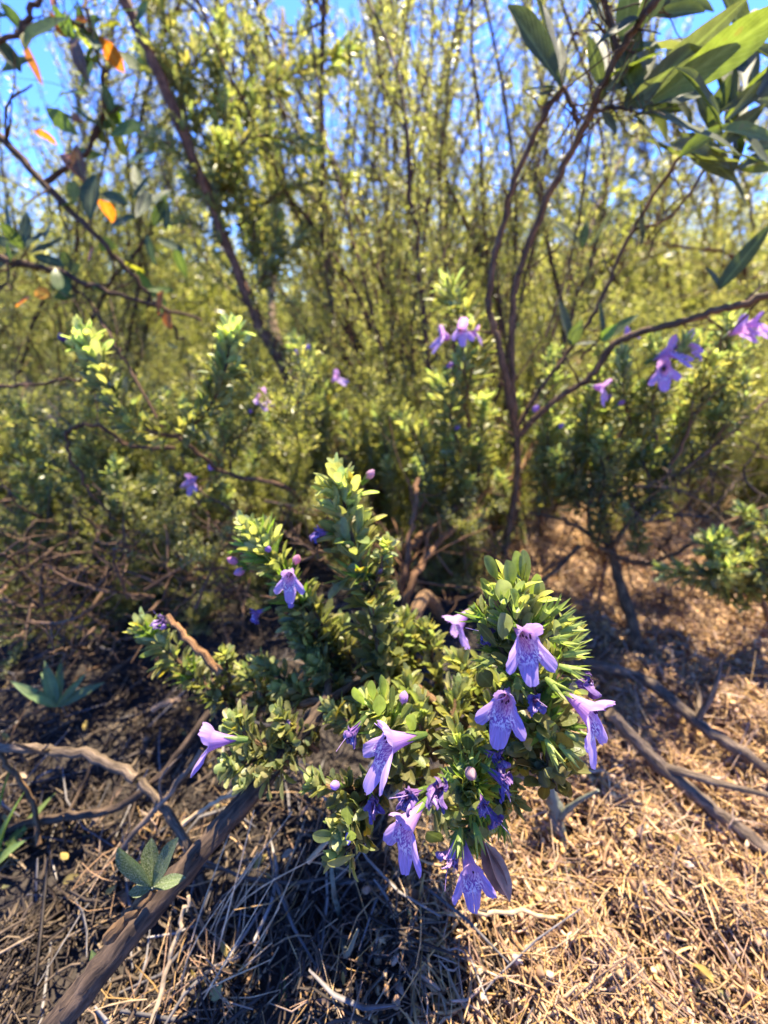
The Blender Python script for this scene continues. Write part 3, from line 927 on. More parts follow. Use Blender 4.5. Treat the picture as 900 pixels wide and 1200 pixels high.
kwF = dict(leafL=.0115, leafW=.0040, step=.0036, ax_leaves=4, calyces=.0)
A = sprig_obj(main, [P(655, 925, .138), P(632, 840, .128), P(612, 740, .127), P(603, 680, .130)], name='flowering_sprig', label='upright flowering head with pale leaf tips', leafL=.0125, leafW=.0046, step=.0042, ax_leaves=4, calyces=.55, young=.85, tipn=11)
B = sprig_obj(main, [P(560, 880, .165), P(556, 905, .145), P(548, 928, .126)], name='flowering_sprig', label='lowest flowering head nodding toward the ground', leafL=.010, leafW=.0042, step=.0026, ax_leaves=4, calyces=.95, young=.35, tipn=9)
Bs = sprig_obj(main, [P(560, 930, .15), P(548, 900, .140), P(537, 868, .136)], name='leafy_sprig', leafL=.0125, leafW=.0021, step=.003, ax_leaves=3, young=.8, tipn=14, spread=.6)
B2 = sprig_obj(main, [P(600, 900, .155), P(570, 945, .142), P(545, 985, .136)], name='flowering_sprig', leafL=.0085, leafW=.0036, step=.0026, ax_leaves=4, calyces=.6, young=.3)
C = sprig_obj(main, [P(478, 915, .158), P(462, 870, .15), P(443, 828, .146)], name='flowering_sprig', label='bright green tipped flowering sprig', leafL=.0112, leafW=.0040, step=.0032, ax_leaves=4, calyces=.3, young=1.0, tipn=11)
D = sprig_obj(main, [P(450, 915, .16), P(425, 940, .148), P(402, 968, .138)], name='flowering_sprig', leafL=.010, leafW=.0040, step=.0026, ax_leaves=5, young=.55, calyces=.3)
E = sprig_obj(main, [P(372, 862, .18), P(315, 885, .170), P(268, 898, .163)], name='flowering_sprig', leafL=.010, leafW=.0038, step=.003, ax_leaves=5, young=.5)
sprig_obj(main, [P(372, 880, .18), P(345, 855, .175), P(328, 838, .172)], leafL=.009, leafW=.0036, step=.003, ax_leaves=4, young=.5)
F = sprig_obj(main, [P(450, 800, .205), P(432, 700, .195), P(410, 620, .19), P(398, 562, .187)], name='flowering_sprig', label='tall leafy sprig rising in the middle', leafL=.0185, leafW=.0054, step=.0050, ax_leaves=4, young=.8, tipn=10, calyces=.15, old=MID * .8)
sprig_obj(main, [P(432, 700, .195), P(445, 670, .19), P(452, 640, .185)], leafL=.009, leafW=.0036, step=.003, ax_leaves=3, young=1.0, bare=.2)
Gs = sprig_obj(main, [P(395, 800, .215), P(360, 720, .205), P(325, 665, .197), P(296, 622, .192)], name='flowering_sprig', label='flowering sprig with pink and violet flowers', leafL=.0165, leafW=.0044, step=.0038, ax_leaves=4, young=1.0, tipn=14, calyces=.25)
sprig_obj(main, [P(395, 800, .215), P(385, 750, .21), P(362, 705, .205)], leafL=.011, leafW=.0038, step=.004, ax_leaves=4, young=.3)
Hs = sprig_obj(main, [P(275, 832, .222), P(220, 785, .215), P(172, 738, .21)], name='flowering_sprig', label='leftmost flowering sprig', leafL=.0135, leafW=.0040, step=.0036, ax_leaves=4, young=.55, calyces=.2)
sprig_obj(main, [P(275, 832, .222), P(270, 800, .22), P(262, 765, .215)], leafL=.010, leafW=.0036, step=.004, ax_leaves=4, young=.3)
for (p0, p1, p2) in (((430, 850, .20), (400, 812, .2), (372, 780, .195)), ((520, 850, .2), (510, 790, .21), (500, 735, .215)),
                     ((575, 860, .18), (555, 815, .185), (540, 775, .19)), ((470, 840, .2), (468, 780, .21), (475, 725, .22)),
                     ((450, 860, .19), (420, 850, .18), (392, 835, .18)), ((510, 890, .165), (495, 860, .165), (492, 830, .168)),
                     ((430, 800, .21), (410, 770, .215), (400, 735, .22)), ((540, 890, .17), (530, 850, .17), (535, 815, .175)),
                     ((470, 905, .165), (500, 925, .16), (520, 950, .155)), ((350, 830, .21), (335, 800, .21), (310, 780, .21)),
                     ((300, 840, .215), (310, 815, .215), (290, 790, .215)), ((620, 890, .15), (590, 880, .148), (570, 868, .148)),
                     ((440, 830, .2), (455, 800, .2), (450, 760, .205)), ((640, 890, .143), (655, 850, .14), (662, 815, .139)),
                     ((625, 880, .145), (600, 860, .14), (572, 848, .141)), ((600, 920, .15), (590, 945, .145), (578, 962, .142)),
                     ((430, 955, .15), (418, 985, .143), (398, 1000, .140)), ((420, 925, .155), (395, 925, .147), (374, 918, .145)),
                     ((420, 850, .205), (385, 800, .205), (352, 755, .205)), ((480, 830, .215), (478, 790, .215), (482, 750, .215)), ((545, 850, .19), (555, 820, .19), (565, 785, .19)), ((390, 835, .2), (360, 815, .2), (335, 808, .2)),
                     ((560, 880, .175), (580, 845, .175), (590, 805, .175)), ((400, 790, .215), (372, 750, .215), (345, 735, .21)), ((455, 790, .215), (440, 740, .21), (455, 700, .21)), ((460, 870, .185), (440, 850, .185), (425, 820, .185)), ((500, 870, .18), (480, 840, .185), (478, 805, .19)), ((330, 880, .175), (300, 870, .17), (280, 850, .17)), ((350, 870, .175), (325, 900, .168), (292, 912, .165)),
                     ((640, 800, .135), (655, 770, .134), (664, 738, .135)), ((610, 800, .135), (588, 760, .134), (570, 722, .137))):
    q = [P(*p0), P(*p1), P(*p2)]
    sprig_obj(main, q, leafL=.0118 if p0[2] > .16 else .0092, leafW=.0037, step=.0032, ax_leaves=4, young=.35, calyces=.25 if p0[2] < .155 else 0)

# flowers in the front: (sprig, mouth pixel, depth, facing (right, up, towards us), up, tube length)
UPC = (0, 1, 0)
for (sp, mx, my, d, ax, up, S) in (
    (A, 617, 748, .1125, (.06, -.12, 1), (.02, 1, .1), .0118),
    (A, 591, 823, .113, (-.42, -.12, .85), (.12, 1, .1), .0112),
    (A, 692, 834, .116, (.58, -.30, .80), (.42, 1, .1), .0128),
    (C, 457, 869, .127, (-.95, .06, .40), (.22, 1, .05), .0148),
    (B, 476, 966, .122, (-.70, -.25, .62), (-.25, 1, .2), .0128),
    (B2, 551, 1018, .119, (.10, -.36, .90), (-.06, 1, .2), .0112),
    (E, 250, 867, .150, (-1.0, .06, .12), (.1, 1, .3), .0140),
):
    flower_obj('flower', P(mx, my, d), cdir(*ax), cdir(*up), S, sp)
for (sp, mx, my, d, ax, S) in (
    (A, 690, 800, .128, (.9, .2, .3), .0085), (B, 478, 934, .122, (-.8, .1, .6), .0080), (B, 514, 926, .119, (-.3, .4, .9), .0085),
    (B2, 594, 918, .126, (.8, -.3, .6), .0085), (B2, 586, 890, .132, (.5, .1, .7), .0085), (C, 410, 862, .139, (-.7, -.6, .5), .0080),
    (D, 438, 944, .134, (.2, .1, 1), .007), (A, 628, 822, .118, (-.1, .1, 1), .006), (A, 570, 742, .140, (-.9, -.1, .3), .0075),
    (B2, 582, 962, .127, (.5, -.6, .5), .006), (B2, 526, 1010, .128, (-.35, -.85, .3), .0085), (B2, 568, 945, .122, (.1, -.2, 1), .0055),
    (Gs, 297, 720, .192, (-.8, -.3, .4), .0085), (F, 371, 624, .186, (-.8, .1, .5), .0085), (Hs, 187, 727, .205, (-.2, .5, .7), .0085),
):
    t = None if (mx, my) != (526, 1010) else (2.6, 3.0, 2.0)
    flower_obj('withered_flower', P(mx, my, d - (.007 if d < .15 else 0)), cdir(*ax), cdir(.2, 1, .3), S * 1.12, sp, tint=t)
for (sp, mx, my, d, ax, S, tint) in (
    (C, 474, 812, .146, (.15, .9, .1), .0095, (.55, .33, .66)), (B, 554, 910, .117, (.1, .2, 1), .0095, (.42, .27, .30)),
    (D, 389, 920, .138, (-.5, .4, .5), .0080, (.45, .28, .68)), (D, 408, 988, .134, (.0, -.8, .6), .0070, (.36, .30, .70)),
    (A, 625, 690, .133, (.3, .9, .2), .0100, (.72, .28, .62)), (A, 643, 716, .130, (.35, .5, .7), .0095, (.25, .14, .10)),
    (Gs, 268, 655, .192, (-.7, .4, .4), .0110, (.65, .28, .42)), (Gs, 276, 672, .19, (-.5, -.2, .6), .0110, (.70, .33, .45)),
    (Gs, 349, 652, .186, (.3, .6, .4), .0110, (.70, .34, .42)), (Gs, 313, 642, .186, (.0, .4, .8), .0085, (.28, .16, .45)),
    (Gs, 340, 710, .187, (.0, .1, 1), .0080, (.35, .25, .62)), (F, 437, 552, .192, (.6, .7, .3), .0110, (.55, .32, .42)),
    (Hs, 192, 733, .205, (.5, .5, .5), .0080, (.45, .28, .62)), (E, 337, 848, .172, (.1, .4, .8), .008, (.35, .25, .6)),
    (F, 447, 668, .188, (.8, .3, .3), .0100, (.40, .20, .20)),
):
    flower_obj('flower_bud', P(mx, my, d), cdir(*ax), cdir(.2, 1, .3), S, sp, tint=tint)
flower_obj('flower', P(339, 676, .180), cdir(.0, -.4, 1), cdir(0, 1, .3), .0110, Gs)
flower_obj('flower', P(536, 729, .200), cdir(-.75, -.6, .2), cdir(-.5, 1, .2), .0150, Gs)


def tip_leaf(sp, b, t, d, w, tint, n=(0, .35, 1)):
    leaf_obj(sp, P(*b, d + .003), P(*t, d - rng.uniform(0, .004)), w / FPX * d * 1.15, cdir(*(np.array(n) + rng.normal(0, .25, 3))), np.array(tint) * rng.uniform(.85, 1.15), T_SPAT, M_LEAF, curl=rng.uniform(-.05, .12), fold=rng.uniform(.1, .35))


YG, GG, PG, DG = (.24, .31, .08), (.16, .20, .07), (.22, .25, .13), (.07, .095, .03)
for (sp, b, t, d, w, tint) in (
    (A, (584, 680), (568, 652), .128, 14, GG), (A, (598, 693), (596, 658), .124, 17, YG), (A, (607, 682), (602, 645), .127, 15, YG), (A, (615, 690), (615, 646), .127, 13, GG), (A, (594, 704), (584, 679), .121, 19, PG), (A, (631, 716), (632, 679), .126, 12, PG), (A, (570, 702), (563, 678), .128, 12, GG), (A, (590, 749), (588, 719), .119, 20, PG), (A, (582, 757), (562, 732), .122, 11, DG), (A, (654, 756), (650, 726), .121, 10, PG), (A, (576, 804), (562, 788), .121, 19, DG), (A, (569, 856), (551, 837), .121, 15, (.28, .24, .05)),
    (A, (660, 815), (671, 798), .118, 12, PG), (A, (648, 862), (642, 845), .116, 13, GG), (A, (622, 700), (628, 672), .126, 14, YG), (A, (640, 735), (646, 705), .124, 11, GG), (A, (606, 715), (600, 690), .120, 12, YG),
    (C, (427, 826), (415, 804), .141, 11, YG), (C, (437, 820), (435, 799), .141, 10, YG), (C, (450, 817), (447, 792), .141, 8, YG), (C, (444, 838), (444, 814), .137, 14, YG), (C, (459, 835), (459, 804), .140, 8, GG), (C, (480, 855), (484, 840), .134, 14, YG), (C, (470, 842), (482, 826), .140, 9, GG),
    (D, (394, 980), (366, 977), .134, 12, GG), (D, (416, 1001), (384, 1012), .132, 10, (.26, .26, .08)), (D, (408, 966), (406, 949), .131, 13, GG), (D, (412, 985), (411, 971), .130, 11, GG),
    (B2, (562, 987), (563, 969), .122, 15, GG), (B, (548, 955), (562, 941), .119, 10, PG), (B, (540, 962), (533, 950), .120, 9, GG), (B2, (575, 960), (586, 945), .125, 11, GG), (B, (520, 985), (500, 975), .126, 15, DG), (B, (548, 880), (549, 858), .13, 13, DG)):
    tip_leaf(sp, b, t, d, w, tint)


def calyx_obj(sp, x, y, d, ax, L=.0068, tint=(.25, .31, .075)):
    mb = MB()
    p = P(x, y, d)
    calyx(mb, p, cdir(*ax), L, L * .20, np.array(tint) * rng.uniform(.85, 1.15), flare=.3)
    mb.build('calyx', M_CALYX, sp, origin=p)


for (x, y, d, ax) in ((652, 730, .120, (.7, .6, .4)), (656, 742, .119, (.9, .5, .3)), (646, 722, .122, (.5, .9, .4)), (660, 768, .118, (.9, .4, .4)), (655, 780, .117, (.8, -.1, .6)), (666, 760, .122, (1, .8, .1)), (582, 702, .123, (-.6, .7, .5)), (590, 712, .120, (-.2, .8, .7)), (578, 775, .121, (-.9, .1, .5)), (662, 858, .119, (.9, -.3, .4)), (655, 872, .120, (.7, -.6, .4)), (640, 866, .117, (.2, -.6, .8)),
                      (604, 724, .118, (-.1, .9, .6)), (634, 726, .119, (.3, .9, .5)), (645, 750, .117, (.6, .3, .8)), (606, 795, .116, (-.3, -.2, .9)), (640, 795, .115, (.3, -.2, .9))):
    calyx_obj(A, x, y, d, ax)
for (x, y, d, ax) in ((540, 905, .125, (-.2, .9, .5)), (552, 900, .124, (.1, 1, .4)), (530, 915, .124, (-.6, .8, .5)), (566, 905, .126, (.4, .9, .4)), (576, 925, .127, (.8, .4, .5)), (556, 965, .120, (.1, -.4, .9)), (540, 970, .121, (-.3, -.5, .8))):
    calyx_obj(B, x, y, d, ax, tint=(.20, .28, .06))


def dried_petal():
    mb = MB()
    p = P(566, 985, .128)
    leaves(mb, [p, p + cdir(.1, 0, .2) * .001], [cdir(.42, -1, .1), cdir(.5, -1, .2)], [cdir(-.2, 0, 1), cdir(.6, .2, 1)], np.array([.021, .020]), np.array([.0062, .0055]), [(.33, .17, .12), (.42, .25, .17)], T_LANC, curl=.1, fold=.5, wav=.05)
    o = mb.build('dried_flower', M_STRAW, B2, origin=p)


dried_petal()

# ------------------------------------------------------------------ young fuzzy shoot on the thick branch
sh = thing('leafy_shoot', P(178, 1042, .147), 'young shoot of four fuzzy green leaves beside the thick dark brown branch', 'seedling')


sb = (178, 1040, .147)
for (tx, ty, dd, w, n, cu) in ((139, 993, .142, .0088, (-.3, .5, 1), .0), (205, 984, .142, .0070, (-.7, .2, 1), .05), (178, 982, .150, .0075, (0, .3, 1), .0), (210, 1028, .146, .0045, (.2, .9, .7), .3), (151, 1046, .143, .0042, (-.2, .8, .8), .1)):
    leaf_obj(sh, P(*sb), P(tx, ty, dd), w, cdir(*n), np.array([.075, .11, .035]) * rng.uniform(.85, 1.2), T_OBOV, M_SEED, curl=cu, fold=.18, wav=.02)
branch(sh, [P(176, 1048, .148), P(sb[0], sb[1], sb[2])], .0008, .0006, M_LICHEN, name='stem')


def rosette(name, label, cat, base, tips, w, tint, d0, T=T_LANC, group=None):
    t = thing(name, base, label, cat, group)
    for (tx, ty, dd) in tips:
        leaf_obj(t, base, P(tx, ty, dd), w * rng.uniform(.55, .95), cdir(rng.normal(0, .6), .8, .8), np.array(tint) * rng.uniform(.75, 1.25), T, M_BROAD, curl=.12, fold=.25, wav=.02)
    return t


rosette('broadleaf_herb', 'pale green rosette of narrow leaves in the litter, behind the bowed stick', 'herb', P(66, 828, .28), [(12, 798, .27), (30, 812, .265), (52, 775, .28), (72, 772, .29), (100, 790, .28), (118, 800, .285), (45, 786, .29)], .0085, (.13, .19, .08), .28)
rosette('broadleaf_herb', 'bright green herb cut by the picture edge near the standing twig', 'herb', P(-12, 1020, .24), [(22, 985, .235), (14, 930, .24), (-4, 900, .245), (38, 960, .25), (58, 930, .26), (5, 960, .24)], .0085, (.15, .22, .06), .24)
rosette('broadleaf_herb', 'small green leaf pair at the foot of the thick dark brown branch', 'herb', P(112, 1140, .17), [(108, 1115, .17), (100, 1135, .168)], .005, (.10, .14, .05), .17)
rosette('broadleaf_herb', 'green leaf tips at the bottom edge among tan grass tufts', 'herb', P(330, 1215, .19), [(333, 1140, .19), (268, 1190, .19), (240, 1210, .185)], .006, (.08, .12, .05), .19)
rosette('broadleaf_herb', 'small bright green leaf beside the lichen stick at the bottom edge', 'herb', P(452, 1210, .19), [(437, 1186, .19), (470, 1192, .19)], .006, (.16, .22, .04), .19)
#==BROAD==
# ================================================================== broad-leaved shrub on the right
broad = thing('broadleaf_shrub', G(600, 590), 'shrub with long grey green broad leaves on bare forked brown stems', 'shrub')
for (pts, r0, r1) in (
    ([(590, 655, .46), (603, 580, .43), (606, 520, .40), (597, 468, .37), (584, 400, .345), (573, 350, .33), (590, 260, .31), (622, 165, .29), (660, 102, .275)], .0062, .0026),
    ([(606, 522, .40), (600, 440, .365), (604, 335, .34), (642, 232, .31), (692, 132, .28), (722, 68, .26), (765, 5, .24), (800, -40, .23)], .0048, .0030),
    ([(604, 515, .40), (640, 478, .38), (692, 440, .36), (722, 402, .34), (775, 383, .32), (840, 365, .30), (905, 345, .28), (985, 325, .27)], .0050, .0036),
    ([(604, 505, .40), (630, 460, .39), (668, 410, .38), (702, 355, .36), (740, 272, .34), (788, 196, .32), (835, 150, .30)], .0036, .0020),
    ([(692, 132, .28), (715, 126, .272), (742, 130, .262)], .0022, .0014),
    ([(660, 102, .275), (672, 128, .277), (676, 145, .28)], .0022, .0022),
    ([(742, 270, .34), (790, 250, .33), (840, 175, .31), (860, 150, .30)], .0020, .0014),
    ([(640, 395, .40), (672, 290, .39), (690, 170, .37), (698, 110, .36)], .0017, .0012),
    ([(760, 300, .34), (770, 262, .33)], .0012, .0009),
    ([(680, 420, .37), (700, 400, .36), (705, 395, .355)], .0018, .0014),
    ([(720, 60, .26), (715, 20, .255), (700, -20, .25)], .0030, .0016),
):
    branch(broad, [P(*p) for p in pts], r0 * .68, r1 * .72, M_TWIG, kink=.0009, side=12, sl=.06, tint=(.95, .92, .9))
GRN, GRY, LIT = (.062, .078, .030), (.078, .088, .050), (.11, .14, .042)  # LIT carries sunlit brightness in the leaf tint itself
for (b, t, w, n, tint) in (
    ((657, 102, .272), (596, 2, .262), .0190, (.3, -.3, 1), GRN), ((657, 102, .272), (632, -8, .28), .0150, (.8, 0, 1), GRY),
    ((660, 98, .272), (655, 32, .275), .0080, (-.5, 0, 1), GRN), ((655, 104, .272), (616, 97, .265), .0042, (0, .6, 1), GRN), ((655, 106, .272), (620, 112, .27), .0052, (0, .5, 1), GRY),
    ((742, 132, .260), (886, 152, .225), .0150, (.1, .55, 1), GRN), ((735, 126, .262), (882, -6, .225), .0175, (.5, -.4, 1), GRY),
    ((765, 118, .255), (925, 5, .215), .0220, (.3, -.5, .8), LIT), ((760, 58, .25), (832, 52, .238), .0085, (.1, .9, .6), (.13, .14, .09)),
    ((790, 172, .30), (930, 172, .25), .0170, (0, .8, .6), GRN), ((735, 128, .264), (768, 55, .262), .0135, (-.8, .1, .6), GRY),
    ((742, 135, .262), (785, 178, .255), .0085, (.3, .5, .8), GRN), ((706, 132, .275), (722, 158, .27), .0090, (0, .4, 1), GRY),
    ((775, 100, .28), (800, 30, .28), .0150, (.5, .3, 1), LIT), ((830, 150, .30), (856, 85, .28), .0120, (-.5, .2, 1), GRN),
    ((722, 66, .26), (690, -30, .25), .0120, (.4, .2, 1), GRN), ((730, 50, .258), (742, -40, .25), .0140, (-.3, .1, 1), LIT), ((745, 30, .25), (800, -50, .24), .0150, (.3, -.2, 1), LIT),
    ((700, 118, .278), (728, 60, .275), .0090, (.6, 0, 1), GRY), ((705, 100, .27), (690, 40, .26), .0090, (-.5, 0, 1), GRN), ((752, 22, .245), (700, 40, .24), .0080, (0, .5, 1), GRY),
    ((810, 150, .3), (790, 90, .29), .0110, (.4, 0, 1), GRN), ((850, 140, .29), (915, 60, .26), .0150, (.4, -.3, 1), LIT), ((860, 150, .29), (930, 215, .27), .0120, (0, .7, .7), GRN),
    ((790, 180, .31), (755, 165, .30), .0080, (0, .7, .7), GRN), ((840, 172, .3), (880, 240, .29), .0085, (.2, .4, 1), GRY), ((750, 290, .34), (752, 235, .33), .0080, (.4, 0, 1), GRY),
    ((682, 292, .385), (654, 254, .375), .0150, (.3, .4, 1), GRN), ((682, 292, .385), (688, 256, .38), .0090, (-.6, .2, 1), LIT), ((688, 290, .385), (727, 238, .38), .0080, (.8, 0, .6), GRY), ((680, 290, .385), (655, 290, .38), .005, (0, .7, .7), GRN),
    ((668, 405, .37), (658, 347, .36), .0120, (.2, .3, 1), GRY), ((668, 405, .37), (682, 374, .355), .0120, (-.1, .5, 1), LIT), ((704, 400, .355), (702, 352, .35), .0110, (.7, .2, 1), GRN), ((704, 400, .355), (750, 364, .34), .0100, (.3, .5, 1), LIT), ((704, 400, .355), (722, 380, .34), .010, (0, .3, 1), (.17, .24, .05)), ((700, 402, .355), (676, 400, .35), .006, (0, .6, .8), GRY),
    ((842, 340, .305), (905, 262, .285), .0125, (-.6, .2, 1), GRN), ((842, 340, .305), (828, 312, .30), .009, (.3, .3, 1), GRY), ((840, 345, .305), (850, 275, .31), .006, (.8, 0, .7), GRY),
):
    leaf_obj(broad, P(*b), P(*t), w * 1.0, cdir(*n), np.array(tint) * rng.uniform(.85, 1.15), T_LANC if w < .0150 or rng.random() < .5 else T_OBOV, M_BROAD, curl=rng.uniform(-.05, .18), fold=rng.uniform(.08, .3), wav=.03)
for k in range(46):
    bx, by = ((880, 110), (870, 190), (742, 128), (790, 175), (850, 140), (728, 60), (755, 20), (705, 100), (860, 60), (840, 170))[k % 10]
    dd = rng.uniform(.25, .31)
    a = rng.uniform(-.5, 2.3)
    L = rng.uniform(55, 120)
    leaf_obj(broad, P(bx + rng.normal(0, 8), by + rng.normal(0, 8), dd), P(bx + L * math.cos(a), by - L * math.sin(a), dd + rng.normal(0, .02)), rng.uniform(.010, .016), cdir(rng.normal(0, .6), rng.normal(0, .5), 1), np.array((GRN, GRY, GRN, GRY, GRY, LIT)[k % 6]) * rng.uniform(.8, 1.2), T_LANC if k % 2 else T_OBOV, M_BROAD, curl=rng.uniform(-.05, .2), fold=rng.uniform(.1, .35), wav=.03)
shade_crown_mb = MB()  # unseen crown above the frame, added to shade the lower left ground
cp, cdn, cn = [], [], []
for _ in range(40):
    x, y, z = rng.uniform(-.30, .02), rng.uniform(.50, .80), rng.uniform(.68, .86)
    if (z - .32) / y < .58 + .1 * abs(x):
        z = .32 + y * .62
    cp.append((x, y, z)); cdn.append(rng.normal(0, 1, 3) + np.array([0, 0, .4])); cn.append(rng.normal(0, .6, 3) + np.array([0, 0, 1]))
cp = np.array(cp)
leaves(shade_crown_mb, cp, cdn, cn, rng.uniform(.04, .07, len(cp)), rng.uniform(.014, .022, len(cp)), np.array(GRN) * rng.uniform(.8, 1.3, (len(cp), 1)), T_LANC, curl=.1, fold=.2)
shade_crown_mb.build('foliage', M_BROAD, broad, origin=cp[0])
for e in ((-.1, .62, .8), (-.2, .7, .82), (-.25, .6, .8), (0, .72, .78)):  # unseen branches added to carry the shading crown
    branch(broad, [P(800, -40, .23), (np.array(e) + P(800, -40, .23)) / 2 + np.array([.03, 0, .06]), np.array(e)], .003, .0014, M_TWIG)
#==BACK==
# ================================================================== shrubs of the same kind behind
SP1 = proto_sprig(5, .1, leafL=.021, leafW=.0048, step=.0058, ax_leaves=4, T=T_SPAT5, young=.8, old=MID * .9)
SP2 = proto_sprig(4, .1, leafL=.018, leafW=.0044, step=.0066, ax_leaves=4, T=T_SPAT5, young=.7, old=MID)


def far_sprig(parent, a, b, protos=None, width=1.0, name='leafy_sprig'):
    pr = protos or SP1
    return inst(pr[int(rng.integers(len(pr)))], name, parent, orient(a, b, .1, width=width))


# centre shrub, right shrub, left shrub
center = thing('flowering_shrub', G(500, 590), 'leafy shrub with a pair of lilac flowers at its tip, behind the middle sprig', 'flowering shrub')
base_c = G(500, 590)
for (a, b) in (((545, 470, .40), (538, 335, .36)), ((540, 530, .42), (535, 420, .38)), ((520, 560, .45), (505, 450, .43)), ((560, 560, .44), (575, 470, .42)), ((500, 580, .46), (470, 490, .45)), ((540, 590, .45), (520, 520, .42)),
               ((575, 590, .46), (555, 520, .43)), ((500, 600, .46), (490, 545, .42)), ((460, 560, .5), (440, 480, .5)), ((590, 540, .5), (610, 470, .5)), ((530, 610, .46), (545, 560, .42)), ((470, 590, .48), (455, 540, .46)),
               ((390, 500, .52), (368, 430, .5)), ((400, 540, .52), (378, 470, .5)), ((380, 500, .54), (352, 400, .52)), ((410, 560, .5), (405, 490, .5)), ((600, 600, .46), (585, 555, .43)), ((620, 560, .46), (640, 500, .42))):
    far_sprig(center, P(*a), P(*b), width=1.15)
for (pts, r0, r1) in (([base_c, P(545, 530, .46), P(545, 470, .4)], .005, .002), ([base_c, P(420, 560, .52), P(385, 500, .53)], .004, .002), ([G(470, 640), P(480, 640, .42), P(540, 590, .45), P(600, 560, .47), P(640, 500, .5)], .008, .004),
                      ([G(455, 700, .0), P(470, 690, .36), P(482, 620, .37), P(490, 560, .4)], .0045, .003), ([G(470, 760), P(480, 690, .34), P(520, 630, .38), P(570, 600, .42)], .005, .003), ([base_c, P(590, 620, .48), P(610, 560, .47)], .005, .003)):
    branch(center, pts, r0 * .8, r1 * .8, M_TWIG, kink=.0015, tint=(1.25, 1.1, 1), side=9, sl=.10)

rightS = thing('flowering_shrub', G(700, 560), 'leafy shrub with several lilac flowers under the bare grey bough', 'flowering shrub')
base_r = G(700, 600)
for (a, b) in (((770, 520, .36), (785, 410, .32)), ((740, 500, .37), (725, 420, .34)), ((800, 500, .36), (835, 420, .33)), ((760, 560, .38), (752, 460, .36)), ((700, 540, .40), (690, 450, .37)), ((820, 480, .36), (868, 405, .33)),
               ((790, 560, .38), (815, 480, .36)), ((720, 600, .40), (712, 510, .37)), ((680, 580, .41), (665, 500, .39)), ((750, 610, .40), (770, 530, .38)), ((650, 560, .42), (640, 480, .4)), ((700, 640, .42), (690, 570, .4)),
               ((745, 650, .40), (735, 600, .38)), ((690, 600, .42), (655, 560, .4)), ((820, 560, .4), (850, 500, .38)), ((840, 510, .36), (880, 440, .34)), ((640, 600, .44), (630, 540, .42)), ((720, 560, .36), (740, 520, .34)), ((780, 470, .36), (765, 400, .34)), ((660, 520, .42), (650, 440, .41)), ((710, 470, .38), (705, 410, .37))):
    far_sprig(rightS, P(*a), P(*b), width=1.1)
for _ in range(26):
    px, py, d = rng.uniform(640, 850), rng.uniform(470, 610), rng.uniform(.37, .46)
    far_sprig(rightS, P(px, py, d), P(px + rng.normal(12, 18), py - rng.uniform(60, 100), d - .02), width=1.1)
for (pts, r0, r1) in (([G(712, 650), P(715, 640, .42), P(765, 580, .39), P(800, 520, .36), P(830, 440, .35)], .0035, .0016), ([P(715, 640, .42), P(660, 610, .43), P(620, 600, .44)], .003, .002), ([P(700, 640, .42), P(760, 660, .40), P(850, 615, .38), P(930, 575, .37)], .0030, .0016), ([G(712, 650), P(690, 600, .41), P(740, 480, .37), P(780, 420, .34)], .0028, .0014), ([P(765, 580, .39), P(840, 520, .37), P(930, 440, .36)], .0026, .0014), ([P(680, 640, .42), P(620, 690, .40), P(560, 700, .40)], .0032, .002)):
    branch(rightS, pts, r0 * .85, r1 * .85, M_TWIG, kink=.0015, side=8, sl=.09)

lowR = thing('leafy_bush', G(870, 700), 'low bush of bright green leaf sprigs at the edge of the orange earth', 'bush')
for (a, b) in (((880, 690, .36), (822, 640, .34)), ((900, 680, .36), (850, 625, .34)), ((910, 660, .36), (880, 600, .34)), ((860, 700, .36), (790, 665, .345)), ((920, 700, .36), (905, 640, .33)), ((905, 700, .36), (870, 650, .33)), ((880, 700, .36), (840, 660, .33)), ((940, 690, .35), (930, 610, .34))):
    far_sprig(lowR, P(*a), P(*b), width=1.1)
branch(lowR, [G(900, 740), P(890, 700, .36), P(870, 670, .36)], .003, .0015, M_TWIG)

leftS = thing('flowering_shrub', G(330, 590), 'leafy shrub with two thick upcurving sprigs and a few violet flowers', 'flowering shrub')
for pts in ([P(205, 512, .31), P(165, 500, .29), P(128, 455, .275), P(100, 398, .265)], [P(205, 512, .31), P(240, 485, .295), P(262, 440, .285), P(272, 392, .28)]):
    sprig_obj(leftS, pts, name='leafy_sprig', leafL=.020, leafW=.0056, step=.0048, ax_leaves=4, young=1.3, tipn=18, T=T_SPAT, spread=.8, old=MID)
for (a, b) in (((270, 520, .38), (300, 460, .36)), ((230, 520, .36), (215, 470, .36)), ((180, 530, .35), (165, 490, .34)), ((260, 530, .38), (270, 485, .37)), ((215, 540, .36), (190, 510, .35)), ((300, 540, .4), (310, 490, .39)), ((150, 520, .34), (135, 485, .33))):
    far_sprig(leftS, P(*a), P(*b), width=1.2)
for (pts, r0, r1) in (([G(370, 640), P(345, 578, .40), P(270, 556, .37), P(205, 512, .33)], .0036, .002), ([P(205, 525, .34), P(150, 522, .33), P(118, 500, .32), P(85, 502, .31), P(78, 520, .31), P(100, 570, .32), P(135, 610, .34)], .0022, .0012), ([P(190, 500, .33), P(150, 430, .33), P(130, 395, .33), P(110, 360, .34)], .0016, .0008), ([P(-30, 452, .36), P(40, 450, .355), P(95, 443, .35)], .0022, .0012)):
    branch(leftS, pts, r0 * .85, r1 * .85, M_TWIG, kink=.0013, side=8, sl=.08, tint=(.8, .75, .75))

